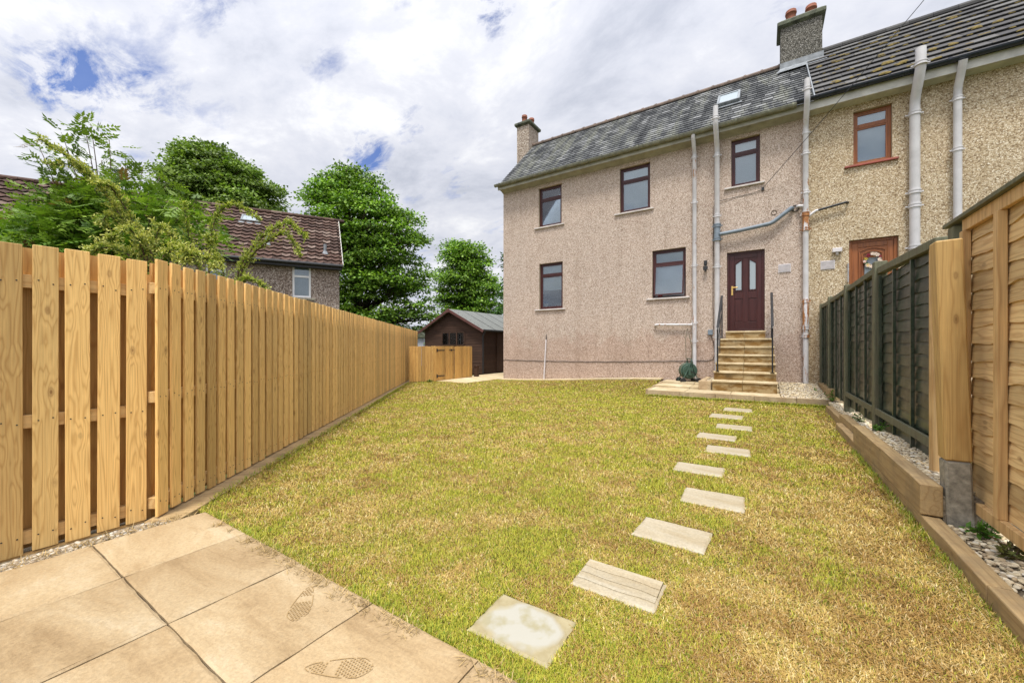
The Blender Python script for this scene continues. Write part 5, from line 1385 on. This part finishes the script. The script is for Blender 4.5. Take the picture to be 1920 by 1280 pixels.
arching_shrub('arching_shrub', b1, [
    ([(285,640,4.6), (262,470,4.6), (215,390,4.5), (170,330,4.4), (120,290,4.35), (75,262,4.3)], .085, 210),
    ([(280,640,4.6), (270,470,4.6), (228,400,4.6), (185,345,4.5), (140,312,4.4), (85,308,4.35)], .085, 210),
    ([(290,640,4.6), (275,480,4.6), (252,420,4.6), (222,370,4.5), (205,350,4.4), (180,345,4.4)], .09, 220),
    ([(290,640,4.6), (285,480,4.6), (245,440,4.6), (205,405,4.5), (190,420,4.5)], .13, 230),
    ([(270,640,4.6), (272,500,4.6), (262,455,4.5), (240,430,4.4), (205,450,4.4)], .16, 300),
    ([(290,640,4.7), (280,500,4.7), (290,460,4.7), (300,425,4.7), (318,440,4.7)], .15, 280),
    ([(300,640,4.6), (300,500,4.6), (325,470,4.6), (345,470,4.5), (350,490,4.5)], .15, 300),
    ([(255,640,4.5), (250,500,4.5), (225,470,4.5), (190,465,4.5), (175,475,4.5)], .16, 330),
    ([(300,640,4.6), (330,500,4.6), (350,480,4.5), (385,485,4.5), (400,500,4.5)], .14, 300),
    ], 'arching shrub with yellow green sprays leaning left over the near fence', 31, YG)
b2 = at(395, 649, 5.0); b2.z = 0
arching_shrub('arching_shrub', b2, [
    ([(390,640,5.0), (392,500,5.0), (396,440,5.0), (410,400,5.0), (440,385,4.95), (485,412,4.9)], .12, 210),
    ([(440,640,5.0), (445,520,5.0), (470,470,5.0), (505,435,4.95), (540,420,4.9), (575,448,4.85)], .11, 210),
    ([(440,640,5.0), (450,520,5.0), (472,480,5.0), (500,455,4.95), (535,440,4.9), (563,478,4.85)], .10, 210),
    ([(430,640,5.0), (420,520,5.0), (405,480,5.0), (390,445,5.0)], .12, 240),
    ([(440,640,5.0), (450,540,5.0), (465,525,4.95), (490,535,4.9), (495,545,4.9)], .10, 260),
    ([(390,640,5.1), (375,520,5.1), (360,470,5.1), (350,420,5.1), (345,385,5.1)], .12, 190),
    ], 'arching shrub with long drooping sprays in front of the brown tiled roof', 32, ((.14,.23,.03), (.48,.50,.11)))

# small plants and weeds
def weed(p, label, n, h, seed, cols=((.05,.14,.015), (.12,.24,.03)), leaf=.05):
    rd = random.Random(seed); r = np.random.default_rng(seed); p = Vector(p); T = empty('weed', p, 0, label, 'plant', 'weeds in the gravel beds'); mb = MB(); Ps = []; Us = []
    for i in range(n):
        a = rd.uniform(0, 6.28); rr_ = rd.uniform(.2, 1)*h; e = p+Vector((math.cos(a)*rr_*.8, math.sin(a)*rr_*.8, h*rd.uniform(.3, 1)))
        cv = curve(p, e, (0,0,h*.3), 5); mb.tube(cv, [.003,.0025,.002,.0015,.001], 4)
        for k in range(1, 5):
            for q in range(2): Ps.append(tuple(cv[k])); Us.append((rd.gauss(0,1), rd.gauss(0,1), rd.gauss(.2,.4)))
    P = np.array(Ps); U = unit(np.array(Us)); m = len(P); W_ = unit(np.cross(U, unit(np.array([0,0,1.0])+r.normal(0,.4,(m,3)))))
    V, Fc = cards(P, U, W_, leaf*r.uniform(.6, 1.2, m), leaf*.45, .15); t = r.uniform(0, 1, (m, 1)); C = np.array(cols[0])*(1-t)+np.array(cols[1])*t
    npobj('leaves', V, Fc, LEAF, T, colors=np.repeat(C, 4, 0)); obj('stems', mb, TWIG, T)
weed((1.10, 3.42, .07), 'green leafy plant pushing out below the brown lap panel', 14, .11, 1)
weed((1.11, 3.17, .07), 'reddish green plant at the right edge below the brown lap panel', 12, .09, 2, ((.10,.06,.03), (.14,.16,.03)))
weed((1.12, 9.75, .10), 'bright green weed beside the sleeper near the steps', 16, .24, 3)
weed((1.22, 10.2, .12), 'bright fern like weed against the far green fence', 12, .32, 4)
weed((1.15, 7.4, .11), 'small green weed at the foot of the green fence', 10, .14, 5)
weed((1.12, 6.1, .20), 'green weed beside the fence post behind the raised sleeper', 10, .12, 6)
weed((.98, 10.9, .14), 'small weed in the gravel below the rusty soil pipe', 8, .10, 7)
weed((-9.3, 9.45, .0), 'grass tuft weed in front of the low fence', 14, .12, 8)
